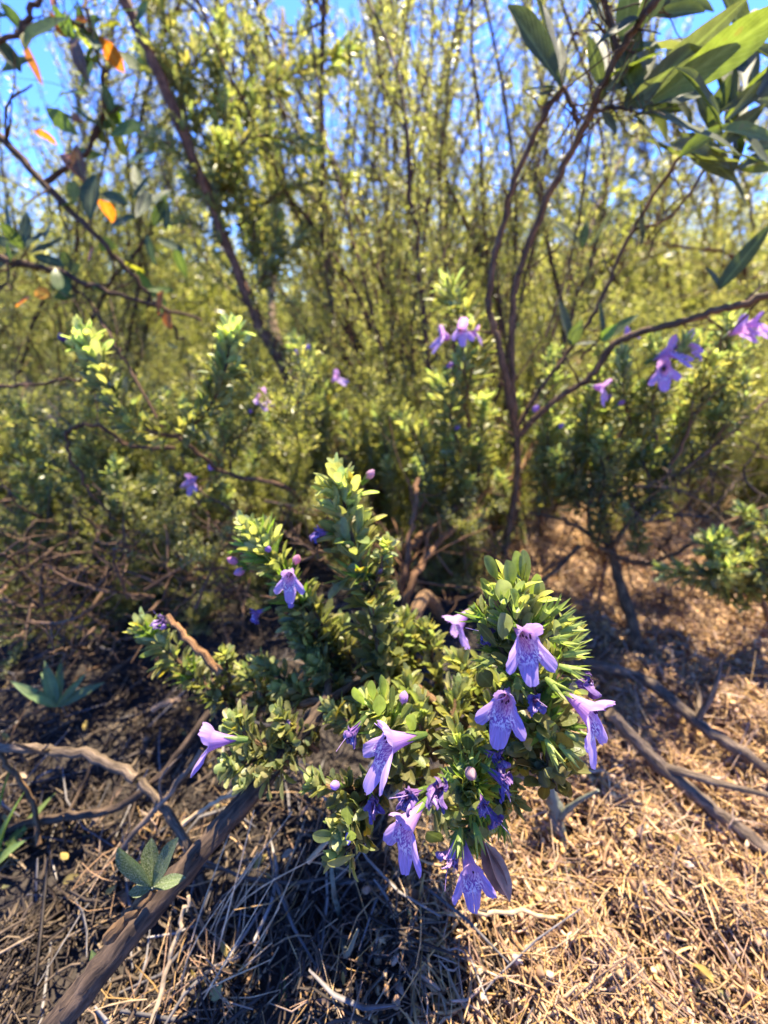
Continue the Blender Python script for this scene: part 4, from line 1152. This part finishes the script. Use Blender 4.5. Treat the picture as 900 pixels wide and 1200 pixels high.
# flowers on the shrubs behind
for (sp, mx, my, d, ax, up, S) in (
    (center, 519, 393, .345, (-.9, .1, .4), (.2, 1, .2), .016), (center, 541, 385, .345, (.1, -.3, 1), (0, 1, .3), .016), (center, 557, 390, .35, (.9, 0, .4), (0, 1, .2), .012),
    (rightS, 785, 412, .31, (.5, .2, .9), (-.2, 1, .2), .020), (rightS, 805, 402, .315, (.9, .3, .4), (-.2, 1, .2), .017), (rightS, 778, 432, .31, (-.6, -.3, .8), (-.2, 1, .2), .016), (rightS, 868, 384, .31, (.8, .5, .3), (-.4, 1, .3), .017), (rightS, 885, 378, .31, (.9, .1, .5), (-.2, 1, .3), .015),
    (rightS, 706, 454, .34, (.6, -.3, .6), (.1, 1, .2), .015), (rightS, 735, 392, .34, (.3, .4, .6), (.1, 1, .2), .012),
    (leftS, 306, 465, .35, (.6, .1, .7), (.1, 1, .2), .015), (leftS, 224, 562, .36, (-.2, -.3, .9), (.1, 1, .2), .014), (center, 394, 442, .47, (.6, .3, .6), (0, 1, .3), .017)):
    flower_obj('flower', P(mx, my, d), cdir(*ax), cdir(*up), S, sp, far=True, tint=(1.15, 1.05, .98))
for (sp, mx, my, d, S, tint) in ((center, 530, 426, .36, .014, (.36, .18, .45)), (center, 537, 498, .39, .015, (.36, .22, .6)), (rightS, 731, 470, .34, .013, (.30, .16, .30)), (rightS, 630, 476, .37, .015, (.42, .25, .6)), (rightS, 660, 497, .37, .012, (.30, .18, .5)), (rightS, 715, 462, .35, .010, (.4, .2, .35)),
                                 (leftS, 70, 392, .31, .015, (.10, .06, .22)), (leftS, 96, 390, .30, .012, (.14, .08, .28)), (leftS, 245, 546, .36, .013, (.40, .28, .62)), (center, 362, 405, .5, .016, (.32, .22, .6)), (center, 347, 410, .5, .016, (.36, .22, .6)), (leftS, 293, 480, .36, .010, (.30, .2, .5))):
    flower_obj('flower_bud', P(mx, my, d), cdir(rng.normal(0, .4), .5, .6), cdir(.2, 1, .3), S, sp, tint=tint)

# ------------------------------------------------------------------ tall thin-leaved shrubs against the sky
FARP = np.array([(.16, .17, .05), (.22, .23, .07), (.29, .29, .10), (.12, .13, .04), (.40, .37, .17)])


def far_leaves(mb, cen, axs, n, L, W, pal, mat=0):
    k = len(cen)
    p = np.repeat(cen, n, 0) + rng.normal(0, .35 * L, (k * n, 3))
    d = np.repeat(axs, n, 0) * .9 + rng.normal(0, .75, (k * n, 3))
    tn = pal[rng.integers(0, len(pal), k * n)] * rng.uniform(.75, 1.25, (k * n, 1))
    leaves(mb, p, d, rng.normal(0, 1, (k * n, 3)) + np.array([0, 0, .8]), L * rng.uniform(.6, 1.2, k * n), W * rng.uniform(.7, 1.2, k * n), tn, T_DIA, curl=0, fold=rng.uniform(0, .4, k * n), mat=mat)


def wand(H, leafy, twigs, pal=FARP, L=.013, W=.0034, r=.006, start=.2, twl=(.05, .16), per=7, stepn=.014):
    w = rng.normal(0, .10, (4, 2)) * H
    w[0] = 0
    pts = np.array([(w[i][0] * (i / 3), w[i][1] * (i / 3), H * i / 3) for i in range(4)])
    mb = MB(); lb = MB()
    c = tube(mb, pts, r, r * .35, seg=7, kink=.003, tint=(.5, .43, .40))
    cen, axs = [], []
    cl = catmull(pts, 40)
    for i in range(int(len(cl) * start), len(cl)):
        if rng.random() < leafy:
            cen.append(cl[i] + rng.normal(0, .004, 3)); axs.append(nrm(np.array([0, 0, .8]) + rng.normal(0, .6, 3)))
    for _ in range(twigs):
        u = rng.uniform(start, .97); i = int(u * (len(cl) - 1))
        az = rng.uniform(0, 6.28)
        d = nrm(np.array([math.cos(az) * .55, math.sin(az) * .55, rng.uniform(.5, 1.0)]))
        tl = rng.uniform(*twl) * (1.15 - .5 * u)
        e = cl[i] + d * tl + np.array([0, 0, tl * .25])
        m = cl[i] + d * tl * .5
        tube(mb, [cl[i], m, e], r * .28, r * .12, seg=5, n=3)
        for s in np.arange(.15, 1.02, stepn / tl):
            q = cl[i] * (1 - s) ** 2 + 2 * m * s * (1 - s) + e * s * s
            cen.append(q + rng.normal(0, .003, 3)); axs.append(nrm(d + np.array([0, 0, .3])))
    far_leaves(lb, np.array(cen), np.array(axs), per, L, W, pal)
    so = mb.build('stem', M_RED)
    lo = lb.build('foliage', M_FAR)
    lo.parent = so
    return so


def plant_wand(parent, src, a, b, H, width=1.0, roll=None):
    m = orient(a, b, H, roll, width)
    so = inst(src, 'stem', parent, m)
    for ch in src.children:
        lo = ch.copy(); COL.objects.link(lo)
        lo.parent = so; lo.matrix_parent_inverse = Matrix(); lo.matrix_basis = Matrix()
    return so


WD = [wand(1.0, .6, 30, L=.0095, W=.0026, per=11, r=.0050, twl=(.05, .26), stepn=.014) for _ in range(6)]
WS = [wand(1.0, .35, 14, start=.22, L=.0095, W=.0026, per=10, r=.0050, twl=(.04, .18), stepn=.015) for _ in range(5)]
WB = [wand(.5, .9, 40, start=.03, L=.012, W=.0034, r=.003, twl=(.05, .18), per=11) for _ in range(5)]


def ray_top(px, py, y):
    v = FWD + RGT * (px - 450) / FPX - UPV * (py - 600) / FPX
    return CAM + v * (y / v[1])


def tall(label, bx, y, tops, protos, spread=.10, width=1.0):
    """shrub rooted under pixel column bx at distance y; tops = (px, py) where each stem's tip is seen"""
    y = y * 1.75
    v = FWD + RGT * (bx - 450) / FPX
    x0 = v[0] / v[1] * y
    base = np.array([x0, y, gz(x0, y)])
    t = thing('tall_shrub', base, label, 'shrub', 'tall thin-leaved shrubs against the sky')
    for (px, py) in tops:
        b = base + np.array([rng.normal(0, spread * 1.6), rng.normal(0, spread), 0])
        top = ray_top(px, py - rng.uniform(20, 110), y + rng.normal(0, spread))
        plant_wand(t, protos[int(rng.integers(len(protos)))], b, top, 1.0, width * rng.uniform(.8, 1.1))
    return t


tall('tall thin-leaved shrub with a reddish brown leaning stem, in the left half', 400, .80, [(140, -30), (215, 90), (250, 150), (285, 60)], WD, .05, 1.1)
tall('tall shrub with dense foliage column and pale trunk left of the sky gap', 380, 1.1, [(300, 20), (318, 40), (325, 120), (230, -20), (270, 100)], WD, .08, 1.0)
tall('wispy tall shrub with thin bare stems, right beside the blue sky gap', 470, 1.0, [(330, -60), (415, -80), (440, -40), (425, 60), (480, 20)], WS, .08, 1.1)
tall('tall shrub with dark upright stems in the middle of the sky', 540, .95, [(520, -60), (560, -40), (590, -80), (500, 10), (545, 80)], WS, .08, 1.2)
tall('leafy tall shrub behind the forked bare stems', 600, 1.3, [(540, 0), (580, 40), (630, -20), (650, 60), (610, 90)], WD, .1, 1.0)
tall('tall shrub screening the sky above the central leafy shrub', 480, 1.6, [(430, 40), (465, 0), (500, 60), (400, 130), (380, 190), (520, 120)], WD, .12, 1.0)
tall('thin-leaved shrub showing between the forked bare stems and long grey leaves', 690, 1.3, [(700, 120), (660, 160), (735, 190), (720, 40), (690, 90)], WD, .1, 1.0)
tall('dense golden green shrub beneath the long grey leaves', 820, 1.0, [(760, 210), (800, 190), (850, 200), (880, 230), (910, 180), (780, 250), (940, 210)], WD, .1, 1.3)
tall('bushy shrub filling the corner below the orange leaves', 90, 1.1, [(60, 350), (110, 330), (20, 370), (150, 320), (180, 270)], WD, .12, 1.0)
tall('bright leafy shrub behind the reddish brown leaning stem', 230, 1.5, [(190, 120), (230, 60), (160, 40), (270, 150), (210, 200)], WD, .12, 1.1)
tall('farthest tall shrub, low behind the middle stems', 560, 2.3, [(500, 170), (540, 200), (580, 160), (470, 220), (620, 190), (440, 230)], WD, .2, 1.0)
tall('far shrub behind the dark leafy boughs', 200, 2.2, [(130, 250), (180, 270), (230, 220), (280, 240), (320, 210)], WD, .2, 1.0)

tall('tall leafy shrub at the left edge, behind the dark forked boughs', 10, .95, [(-30, 160), (20, 330), (-10, 260), (110, 350), (40, 300)], WD, .1, 1.1)
tall('tall leafy shrub straight above the left leafy shrub, with tips beyond the top edge', 180, 1.0, [(160, 110), (195, -40), (225, 40), (170, 190)], WD, .1, 1.15)
tall('tall leafy shrub whose tips show between the sky gap and the dark upright stems', 470, 1.25, [(420, -60), (455, -90), (480, -40), (500, -80), (410, 60), (440, 110)], WD, .09, 1.2)
tall('tall shrub behind the long grey leaves, its tips beyond the top edge', 740, 1.5, [(660, -40), (700, -70), (640, 10), (760, 0), (820, 40), (880, 60), (600, -30)], WD, .12, 1.2)

fan = thing('airy_shrub', G(530, 585), 'wide airy shrub of many thin stems fanning up from behind the middle sprigs', 'shrub')
fb = G(530, 585)
for k in range(30):
    px = 170 + 590 * (k + rng.uniform(-.6, .6)) / 29
    py = rng.uniform(-160, 120)
    if 325 < px < 405:
        py = rng.uniform(200, 260)
    b = fb + np.array([rng.normal(0, .06) + (px - 465) / 4000, rng.normal(0, .06), 0])
    pr_ = WS if k % 2 else WD
    plant_wand(fan, pr_[int(rng.integers(len(pr_)))], b, ray_top(px, py, rng.uniform(.75, 1.25)), 1.0, rng.uniform(.8, 1.15))

feath = thing('feathery_shrub', G(-60, 640), 'feathery fine-leaved shrub arching over the upper left sky behind the dark boughs', 'shrub')
fb2 = G(90, 520)
for (px, py, yy) in ((-20, 40, .62), (30, -40, .7), (70, 60, .66), (120, 10, .72), (170, 30, .75), (210, -30, .8), (150, 130, .72), (40, 230, .62), (130, 230, .7), (-30, 300, .6), (260, -60, .85), (190, 230, .8)):
    plant_wand(feath, WD[int(rng.integers(len(WD)))], fb2 + np.array([rng.normal(0, .08) + (px - 60) / 2500, rng.normal(0, .06), 0]), ray_top(px, py, yy * 1.45), 1.0, rng.uniform(.8, 1.1))
for (lab, bpx, n, sp_) in (('fine-leaved low bush in the left middle, below the two upcurving sprigs', (150, 610), 30, .12), ('fine-leaved low bush in the brown shade left of the tall middle sprig', (330, 620), 26, .10), ('olive low bush cut by the left edge, above the grey dead brush', (-20, 600), 26, .10),
                           ('fine-leaved low bush around the foot of the forked bare stems', (560, 590), 26, .10), ('fine-leaved low bush at the right edge, behind the bright green low bush', (860, 600), 24, .12)):
    b0 = G(*bpx)
    t = thing('leafy_bush', b0, lab, 'bush', 'low dense bushes behind the flowering shrubs')
    for _ in range(n):
        b = b0 + np.array([rng.normal(0, sp_), rng.normal(0, .05), -.01])
        e = b + np.array([rng.normal(0, .07), rng.normal(-.01, .05), rng.uniform(.10, .27)])
        plant_wand(t, WB[int(rng.integers(5))], b, e, .5, rng.uniform(.9, 1.4))

for (lab, boxes, n) in (('sparse low sprays of fine leaves among dead twigs, beside the pale rosette', (-60, 610, 190, 760), 34), ('sparse low sprays of fine leaves behind the leftmost flowering sprig', (150, 600, 330, 730), 30),
                        ('sparse low sprays between the tall middle sprig and the upright flower head', (400, 600, 600, 700), 30)):
    x0_, y0_, x1_, y1_ = boxes
    b0 = G((x0_ + x1_) / 2, (y0_ + y1_) / 2)
    t = thing('leafy_bush', b0, lab, 'bush', 'low dense bushes behind the flowering shrubs')
    for _ in range(n):
        b = G(rng.uniform(x0_, x1_), rng.uniform(y0_, y1_))
        e = b + np.array([rng.normal(0, .04), rng.normal(0, .03), rng.uniform(.05, .15)])
        plant_wand(t, WB[int(rng.integers(5))], b, e, .5, rng.uniform(1.0, 1.6))

# scrub mass on the rising ground far behind


def scrub():
    mb = MB()
    cen, axs = [], []
    for _ in range(420):
        y = rng.uniform(2.0, 6.5); x = rng.uniform(-1.25, 1.25) * y
        h = rng.uniform(.15, 1.0) ** 1.3 * (1 + .14 * (y - 2)) + .12; r = h * rng.uniform(.5, .8)
        n = int(130 * rng.uniform(.6, 1.2))
        u = nrm(rng.normal(0, 1, (n, 3))) * (rng.random((n, 1)) ** .33)
        c = np.array([x, y, gz(x, y) + h * .48]) + u * np.array([r, r, h * .55])
        cen.append(c); axs.append(nrm(u + np.array([0, 0, .7])))
    far_leaves(mb, np.concatenate(cen), np.concatenate(axs), 6, .045, .015, FARP * .9)
    return tag(mb.build('scrub', M_FAR), 'dense olive scrub covering the rising ground far behind', 'scrub', kind='stuff')


scrub()

# low dense bushes closing the view below the sky
LOWB = [('rounded yellow green bush at the foot of the tall stems, in the middle', 470, 1.00, 330, 40), ('yellow green bush behind the two upcurving sprigs', 200, .85, 400, 40), ('pale green bush in the sunlit left corner, above the grey dead brush', 40, .75, 450, 36),
        ('olive bush behind the bare forked stems', 620, 1.05, 350, 40), ('golden olive bush behind the lilac flowers under the bare bough', 780, .9, 330, 40), ('dark olive bush at the edge beyond the bare bough', 930, .80, 360, 36), ('dull green bush between the leaning stem and the middle sprig', 340, 1.05, 370, 40),
        ('far yellow green bush glowing behind the middle stems', 420, 1.7, 330, 30), ('far olive bush behind the forked bare stems', 660, 1.8, 320, 30), ('far bush behind the leaning stem', 250, 1.7, 360, 30), ('far bush at the edge under the dark boughs', 60, 1.6, 395, 30), ('far golden bush beyond the long grey leaves', 880, 1.8, 300, 30)]
for (lab, px, y, toppy, n) in LOWB:
    v = FWD + RGT * (px - 450) / FPX - UPV * (430 - 600) / FPX
    x0 = v[0] / v[1] * y
    top = ray_top(px, toppy, y)[2]
    base = np.array([x0, y, gz(x0, y)])
    t = thing('leafy_bush', base, lab, 'bush', 'low dense bushes behind the flowering shrubs')
    for _ in range(n):
        rx = rng.normal(0, .14 + .05 * y); ry = rng.normal(0, .10)
        b = base + np.array([rx, ry, -.01])
        h = top * (1.05 - .9 * min(1, abs(rx) / (.6))) * rng.uniform(.45, 1.05)
        e = b + np.array([rx * .5 + rng.normal(0, .06), rng.normal(0, .06), max(.12, h)])
        plant_wand(t, WB[int(rng.integers(5))], b, e, .5, rng.uniform(.8, 1.15))

# leaning reddish stems and pale trunk, explicit
lean = thing('bare_stem_shrub', G(400, 560), 'shrub with one long bare reddish brown stem leaning across the sky', 'shrub')
branch(lean, [G(385, 600), P(365, 525, .75), P(340, 450, .70), P(300, 370, .66), P(250, 245, .62), P(200, 120, .58), P(150, 5, .55), P(120, -60, .54)], .0105, .0075, M_RED, kink=.002)
branch(lean, [G(385, 600), P(372, 520, .8), P(330, 420, .85), P(318, 340, .95), P(326, 200, 1.0), P(330, 90, 1.05), P(332, 10, 1.1)], .012, .006, M_DEAD, kink=.002, tint=(1.6, 1.5, 1.3), label='pale sunlit trunk')
for (a, b) in (((250, 245, .62), (300, 150, .62)), ((225, 180, .6), (195, 60, .6)), ((270, 300, .64), (235, 200, .62)), ((240, 230, .62), (175, 150, .6)), ((290, 350, .66), (330, 250, .66)), ((210, 150, .6), (250, 40, .6)), ((255, 260, .62), (270, 120, .62)), ((265, 290, .64), (200, 250, .62)), ((280, 330, .66), (250, 300, .64))):
    far_sprig(lean, P(*a), P(*b), SP2, width=.9)

LS = catmull([P(300, 370, .66), P(250, 245, .62), P(200, 120, .58), P(150, 5, .55), P(120, -60, .54)], 12)
for _ in range(16):
    a = LS[int(rng.integers(0, len(LS)))] + rng.normal(0, .012, 3) + np.array([.01, .07, .02])
    far_sprig(lean, a, a + np.array([rng.normal(.02, .08), rng.normal(0, .06), rng.uniform(.05, .16)]), SP2, width=.8)
PT = catmull([P(318, 330, .95), P(326, 200, 1.0), P(330, 90, 1.05)], 8)
for _ in range(26):
    a = PT[int(rng.integers(0, len(PT)))] + rng.normal(0, .015, 3)
    far_sprig(lean, a, a + np.array([rng.normal(-.01, .05), rng.normal(0, .05), rng.uniform(.08, .18)]), SP2, width=.8)

# ------------------------------------------------------------------ dark leafy boughs at the upper left
oak = thing('oak_bough', P(-60, 260, .42), 'dark forked boughs with green and orange leaves reaching in at the upper left', 'tree branch')
OB = [[P(-60, 105, .42), P(0, 160, .42), P(52, 215, .43), P(125, 288, .44), P(165, 335, .46), P(215, 400, .5)], [P(-60, 285, .40), P(0, 303, .40), P(65, 318, .41), P(140, 346, .42), P(235, 372, .45)], [P(52, 215, .43), P(105, 172, .43), P(122, 100, .43), P(108, 40, .42), P(95, -20, .42)], [P(60, 318, .41), P(110, 360, .42), P(150, 430, .43)], [P(20, 40, .40), P(40, 10, .40), P(60, -40, .4)], [P(105, 172, .43), P(118, 150, .43), P(120, 130, .42)], [P(-40, 60, .4), P(20, 40, .4), P(60, 25, .4), P(100, 30, .4)]]
for pts, r0, r1 in zip(OB, (.0050, .0045, .0026, .0018, .0030, .0012, .0022), (.0020, .0018, .0016, .0010, .0018, .0010, .0012)):
    branch(oak, pts, r0, r1, M_TWIG, kink=.0018, tint=(.7, .65, .6), side=7, sl=.10)
OG, OO, OD, OY = (.085, .14, .02), (.42, .13, .015), (.045, .07, .03), (.20, .20, .025)
for (px, py, ang, L, W, tint) in (
    (80, 22, 200, 60, 34, OG), (62, 12, 100, 30, 22, OO), (100, 20, 250, 46, 30, OD), (95, 30, 300, 40, 24, OG), (112, 35, 20, 30, 22, OY), (30, 50, 290, 55, 12, (.25, .09, .04)), (85, 40, 280, 34, 18, (.16, .09, .03)),
    (66, 170, 150, 26, 18, OO), (74, 180, 320, 26, 16, OO), (90, 170, 270, 34, 24, (.16, .08, .03)), (100, 175, 240, 38, 24, OG), (118, 230, 10, 26, 18, OY), (112, 205, 250, 40, 26, OD), (120, 235, 300, 24, 16, OO), (105, 110, 170, 40, 26, OG), (95, 105, 60, 36, 24, OG), (130, 160, 30, 40, 26, OG), (125, 120, 300, 30, 22, OG), (150, 190, 20, 30, 20, OG), (110, 290, 250, 18, 8, OO), (20, 360, 40, 20, 12, OO), (60, 350, 150, 26, 16, (.20, .10, .04)),
    (30, 290, 90, 44, 16, OD), (28, 292, 130, 42, 14, OD), (25, 290, 160, 44, 14, OD), (32, 292, 50, 40, 14, OD), (35, 296, 20, 46, 14, OD), (22, 296, 200, 44, 14, OD), (40, 300, 345, 40, 12, OD), (15, 270, 110, 40, 14, OD), (50, 285, 70, 30, 12, OD),
    (150, 240, 150, 40, 14, OD), (155, 238, 60, 40, 14, OD), (165, 232, 100, 44, 14, OD), (170, 245, 40, 40, 14, OD), (160, 255, 190, 40, 12, OD), (180, 265, 60, 40, 14, OD), (185, 280, 330, 36, 12, OD), (172, 275, 280, 34, 12, OD), (195, 270, 90, 36, 12, OD), (205, 290, 290, 40, 12, OD), (175, 225, 250, 40, 14, OD),
    (40, 70, 200, 40, 22, OD), (10, 20, 180, 46, 26, OD), (140, 60, 320, 30, 22, OG), (160, 30, 60, 30, 22, OG), (130, 20, 40, 34, 24, OD)):
    d = .43 + rng.normal(0, .02)
    a = R(ang)
    dep = d + rng.normal(0, .02)
    leaf_obj(oak, P(px, py, d), P(px + L * math.cos(a), py - L * math.sin(a), dep), W / FPX * d * (.78 if W > 16 else 1), cdir(rng.normal(0, .3), rng.normal(.3, .3), 1), np.array(tint) * rng.uniform(.8, 1.2), T_OBOV if W > 16 else T_LANC, M_BROAD if tint == OD else M_LEAF, curl=rng.normal(.1, .1), fold=rng.uniform(.02, .2), wav=.03)

for k in range(52):
    bp = OB[(0, 2, 2, 6, 5, 1)[k % 6]]
    q = catmull(bp, 6); p = q[int(rng.integers(len(q) // 4, len(q)))] + rng.normal(0, .008, 3)
    L = rng.uniform(.016, .034)
    tint = (OG, OG, OY, OO, OD, OG, (.22, .26, .05))[k % 7]
    dv_ = nrm(rng.normal(0, 1, 3) + np.array([0, 0, -.2]))
    leaf_obj(oak, p, p + dv_ * L, L * rng.uniform(.4, .6), cdir(rng.normal(0, .6), rng.normal(.2, .6), 1), np.array(tint) * rng.uniform(.7, 1.3), T_OBOV, M_LEAF, curl=rng.normal(.1, .2), fold=rng.uniform(.02, .25), wav=.04)

# ------------------------------------------------------------------ grey dead brush, low on the left


def brush(label, bpx, n, boxes, tint=(.95, .8, .7)):
    base = G(*bpx)
    t = thing('dead_brush', base, label, 'dead brush', 'tangles of dead brush')
    (x0, y0, x1, y1, d0, d1) = boxes
    for k in range(n):
        d = rng.uniform(d0, d1)
        a = P(rng.uniform(x0, x1), rng.uniform(y0 + (y1 - y0) * .4, y1), d)
        e = a + np.array([rng.normal(0, .06), rng.normal(0, .05), rng.uniform(-.01, .08)])
        mb = MB()
        m = (a + e) / 2 + rng.normal(0, .012, 3)
        c = tube(mb, [a, m, e], .0016, .0006, seg=5, kink=.001, tint=np.array(tint) * rng.uniform(.6, 1.4))
        for q in range(7):
            i = int(rng.integers(1, len(c) - 1)); dd = nrm(rng.normal(0, 1, 3)) * rng.uniform(.012, .045)
            tube(mb, [c[i], c[i] + dd * .5 + rng.normal(0, .003, 3), c[i] + dd], .0008, .0003, seg=4, n=4, tint=np.array(tint) * rng.uniform(.6, 1.4))
        mb.build('twig', M_DEAD, t, origin=a)
    return t


brush('grey tangle of fine dead twigs in the left shade, above the pale rosette', (60, 760), 60, (-40, 540, 170, 770, .30, .46))
brush('brown tangle of dead twigs under the leafy shrub, right of the grey one', (250, 720), 46, (150, 590, 330, 760, .32, .48), (1.0, .8, .65))
brush('pale grey standing dead twigs between the leftmost flowering sprig and the low bushes', (150, 690), 50, (-30, 500, 330, 700, .38, .55), (1.1, .95, .85))
brush('thin dead twigs beneath the lilac flowers at the right side', (800, 620), 30, (740, 520, 940, 640, .38, .50), (.8, .75, .7))
brush('brown dead twigs in the shadow behind the middle sprig', (480, 690), 40, (400, 580, 620, 720, .38, .50), (1.0, .75, .55))

ub = thing('leafy_bush', G(360, 650), 'dim low bush in the shadow behind the tall middle sprig', 'bush')
for _ in range(46):
    px, py, d = rng.uniform(250, 620), rng.uniform(560, 650), rng.uniform(.48, .66)
    far_sprig(ub, P(px, py, d), P(px + rng.normal(0, 30), py - rng.uniform(40, 90), d), SP2, width=.9)
brush('pale brown dead brush behind the pink and violet flowers', (330, 650), 40, (230, 520, 440, 680, .42, .60), (1.2, .95, .75))
yb = thing('leafy_bush', G(120, 690), 'small lime green bush behind the leftmost flowering sprig', 'bush')
for _ in range(60):
    px, py, d = rng.uniform(-20, 270), rng.uniform(520, 690), rng.uniform(.40, .62)
    far_sprig(yb, P(px, py, d), P(px + rng.normal(0, 30), py - rng.uniform(40, 80), d), SP2, width=.9)
drop_protos(SP1 + SP2 + WD + WS + WB)
#==LIGHT==
# ================================================================== light, camera, render settings
SUN_EL, SUN_AZ = R(62), R(17)      # azimuth measured from +Y towards +X
world = bpy.data.worlds.new('World'); scene.world = world
world.use_nodes = True
nt = world.node_tree
bg = nt.nodes['Background']
sky = nt.nodes.new('ShaderNodeTexSky')
sky.sky_type = 'NISHITA'; sky.sun_disc = False
sky.sun_elevation = SUN_EL; sky.sun_rotation = SUN_AZ
sky.altitude = 600; sky.air_density = 1.0; sky.dust_density = 0.3; sky.ozone_density = 2.5
nt.links.new(mixc(nt, sky.outputs[0], (.25, .42, .88), 1.0, 'MULTIPLY'), bg.inputs[0])
bg.inputs[1].default_value = 0.15
sd = bpy.data.lights.new('sun', 'SUN'); sd.energy = 5.0; sd.angle = R(.53); sd.color = (1.0, .87, .66)
so = bpy.data.objects.new('sun', sd); COL.objects.link(so)
dv = Vector((math.sin(SUN_AZ) * math.cos(SUN_EL), math.cos(SUN_AZ) * math.cos(SUN_EL), math.sin(SUN_EL)))
so.rotation_euler = dv.to_track_quat('Z', 'Y').to_euler()

cd = bpy.data.cameras.new('camera'); cam = bpy.data.objects.new('camera', cd); COL.objects.link(cam)
cam.location = CAM; cam.rotation_euler = (R(90) - PITCH, 0, 0)
cd.sensor_fit = 'VERTICAL'; cd.sensor_height = 36; cd.lens = FPX / 1200 * 36
cd.clip_start = .01; cd.clip_end = 1500
cd.dof.use_dof = True; cd.dof.focus_distance = .126; cd.dof.aperture_fstop = 6.8
scene.camera = cam

scene.render.engine = 'CYCLES'
scene.view_settings.view_transform = 'Standard'; scene.view_settings.look = 'None'
scene.view_settings.exposure = 1.98; scene.view_settings.gamma = 1
cy = scene.cycles
cy.max_bounces = 6; cy.diffuse_bounces = 3; cy.glossy_bounces = 2; cy.transmission_bounces = 4; cy.transparent_max_bounces = 4
cy.caustics_reflective = False; cy.caustics_refractive = False
cy.use_denoising = True
cy.sample_clamp_indirect = 6
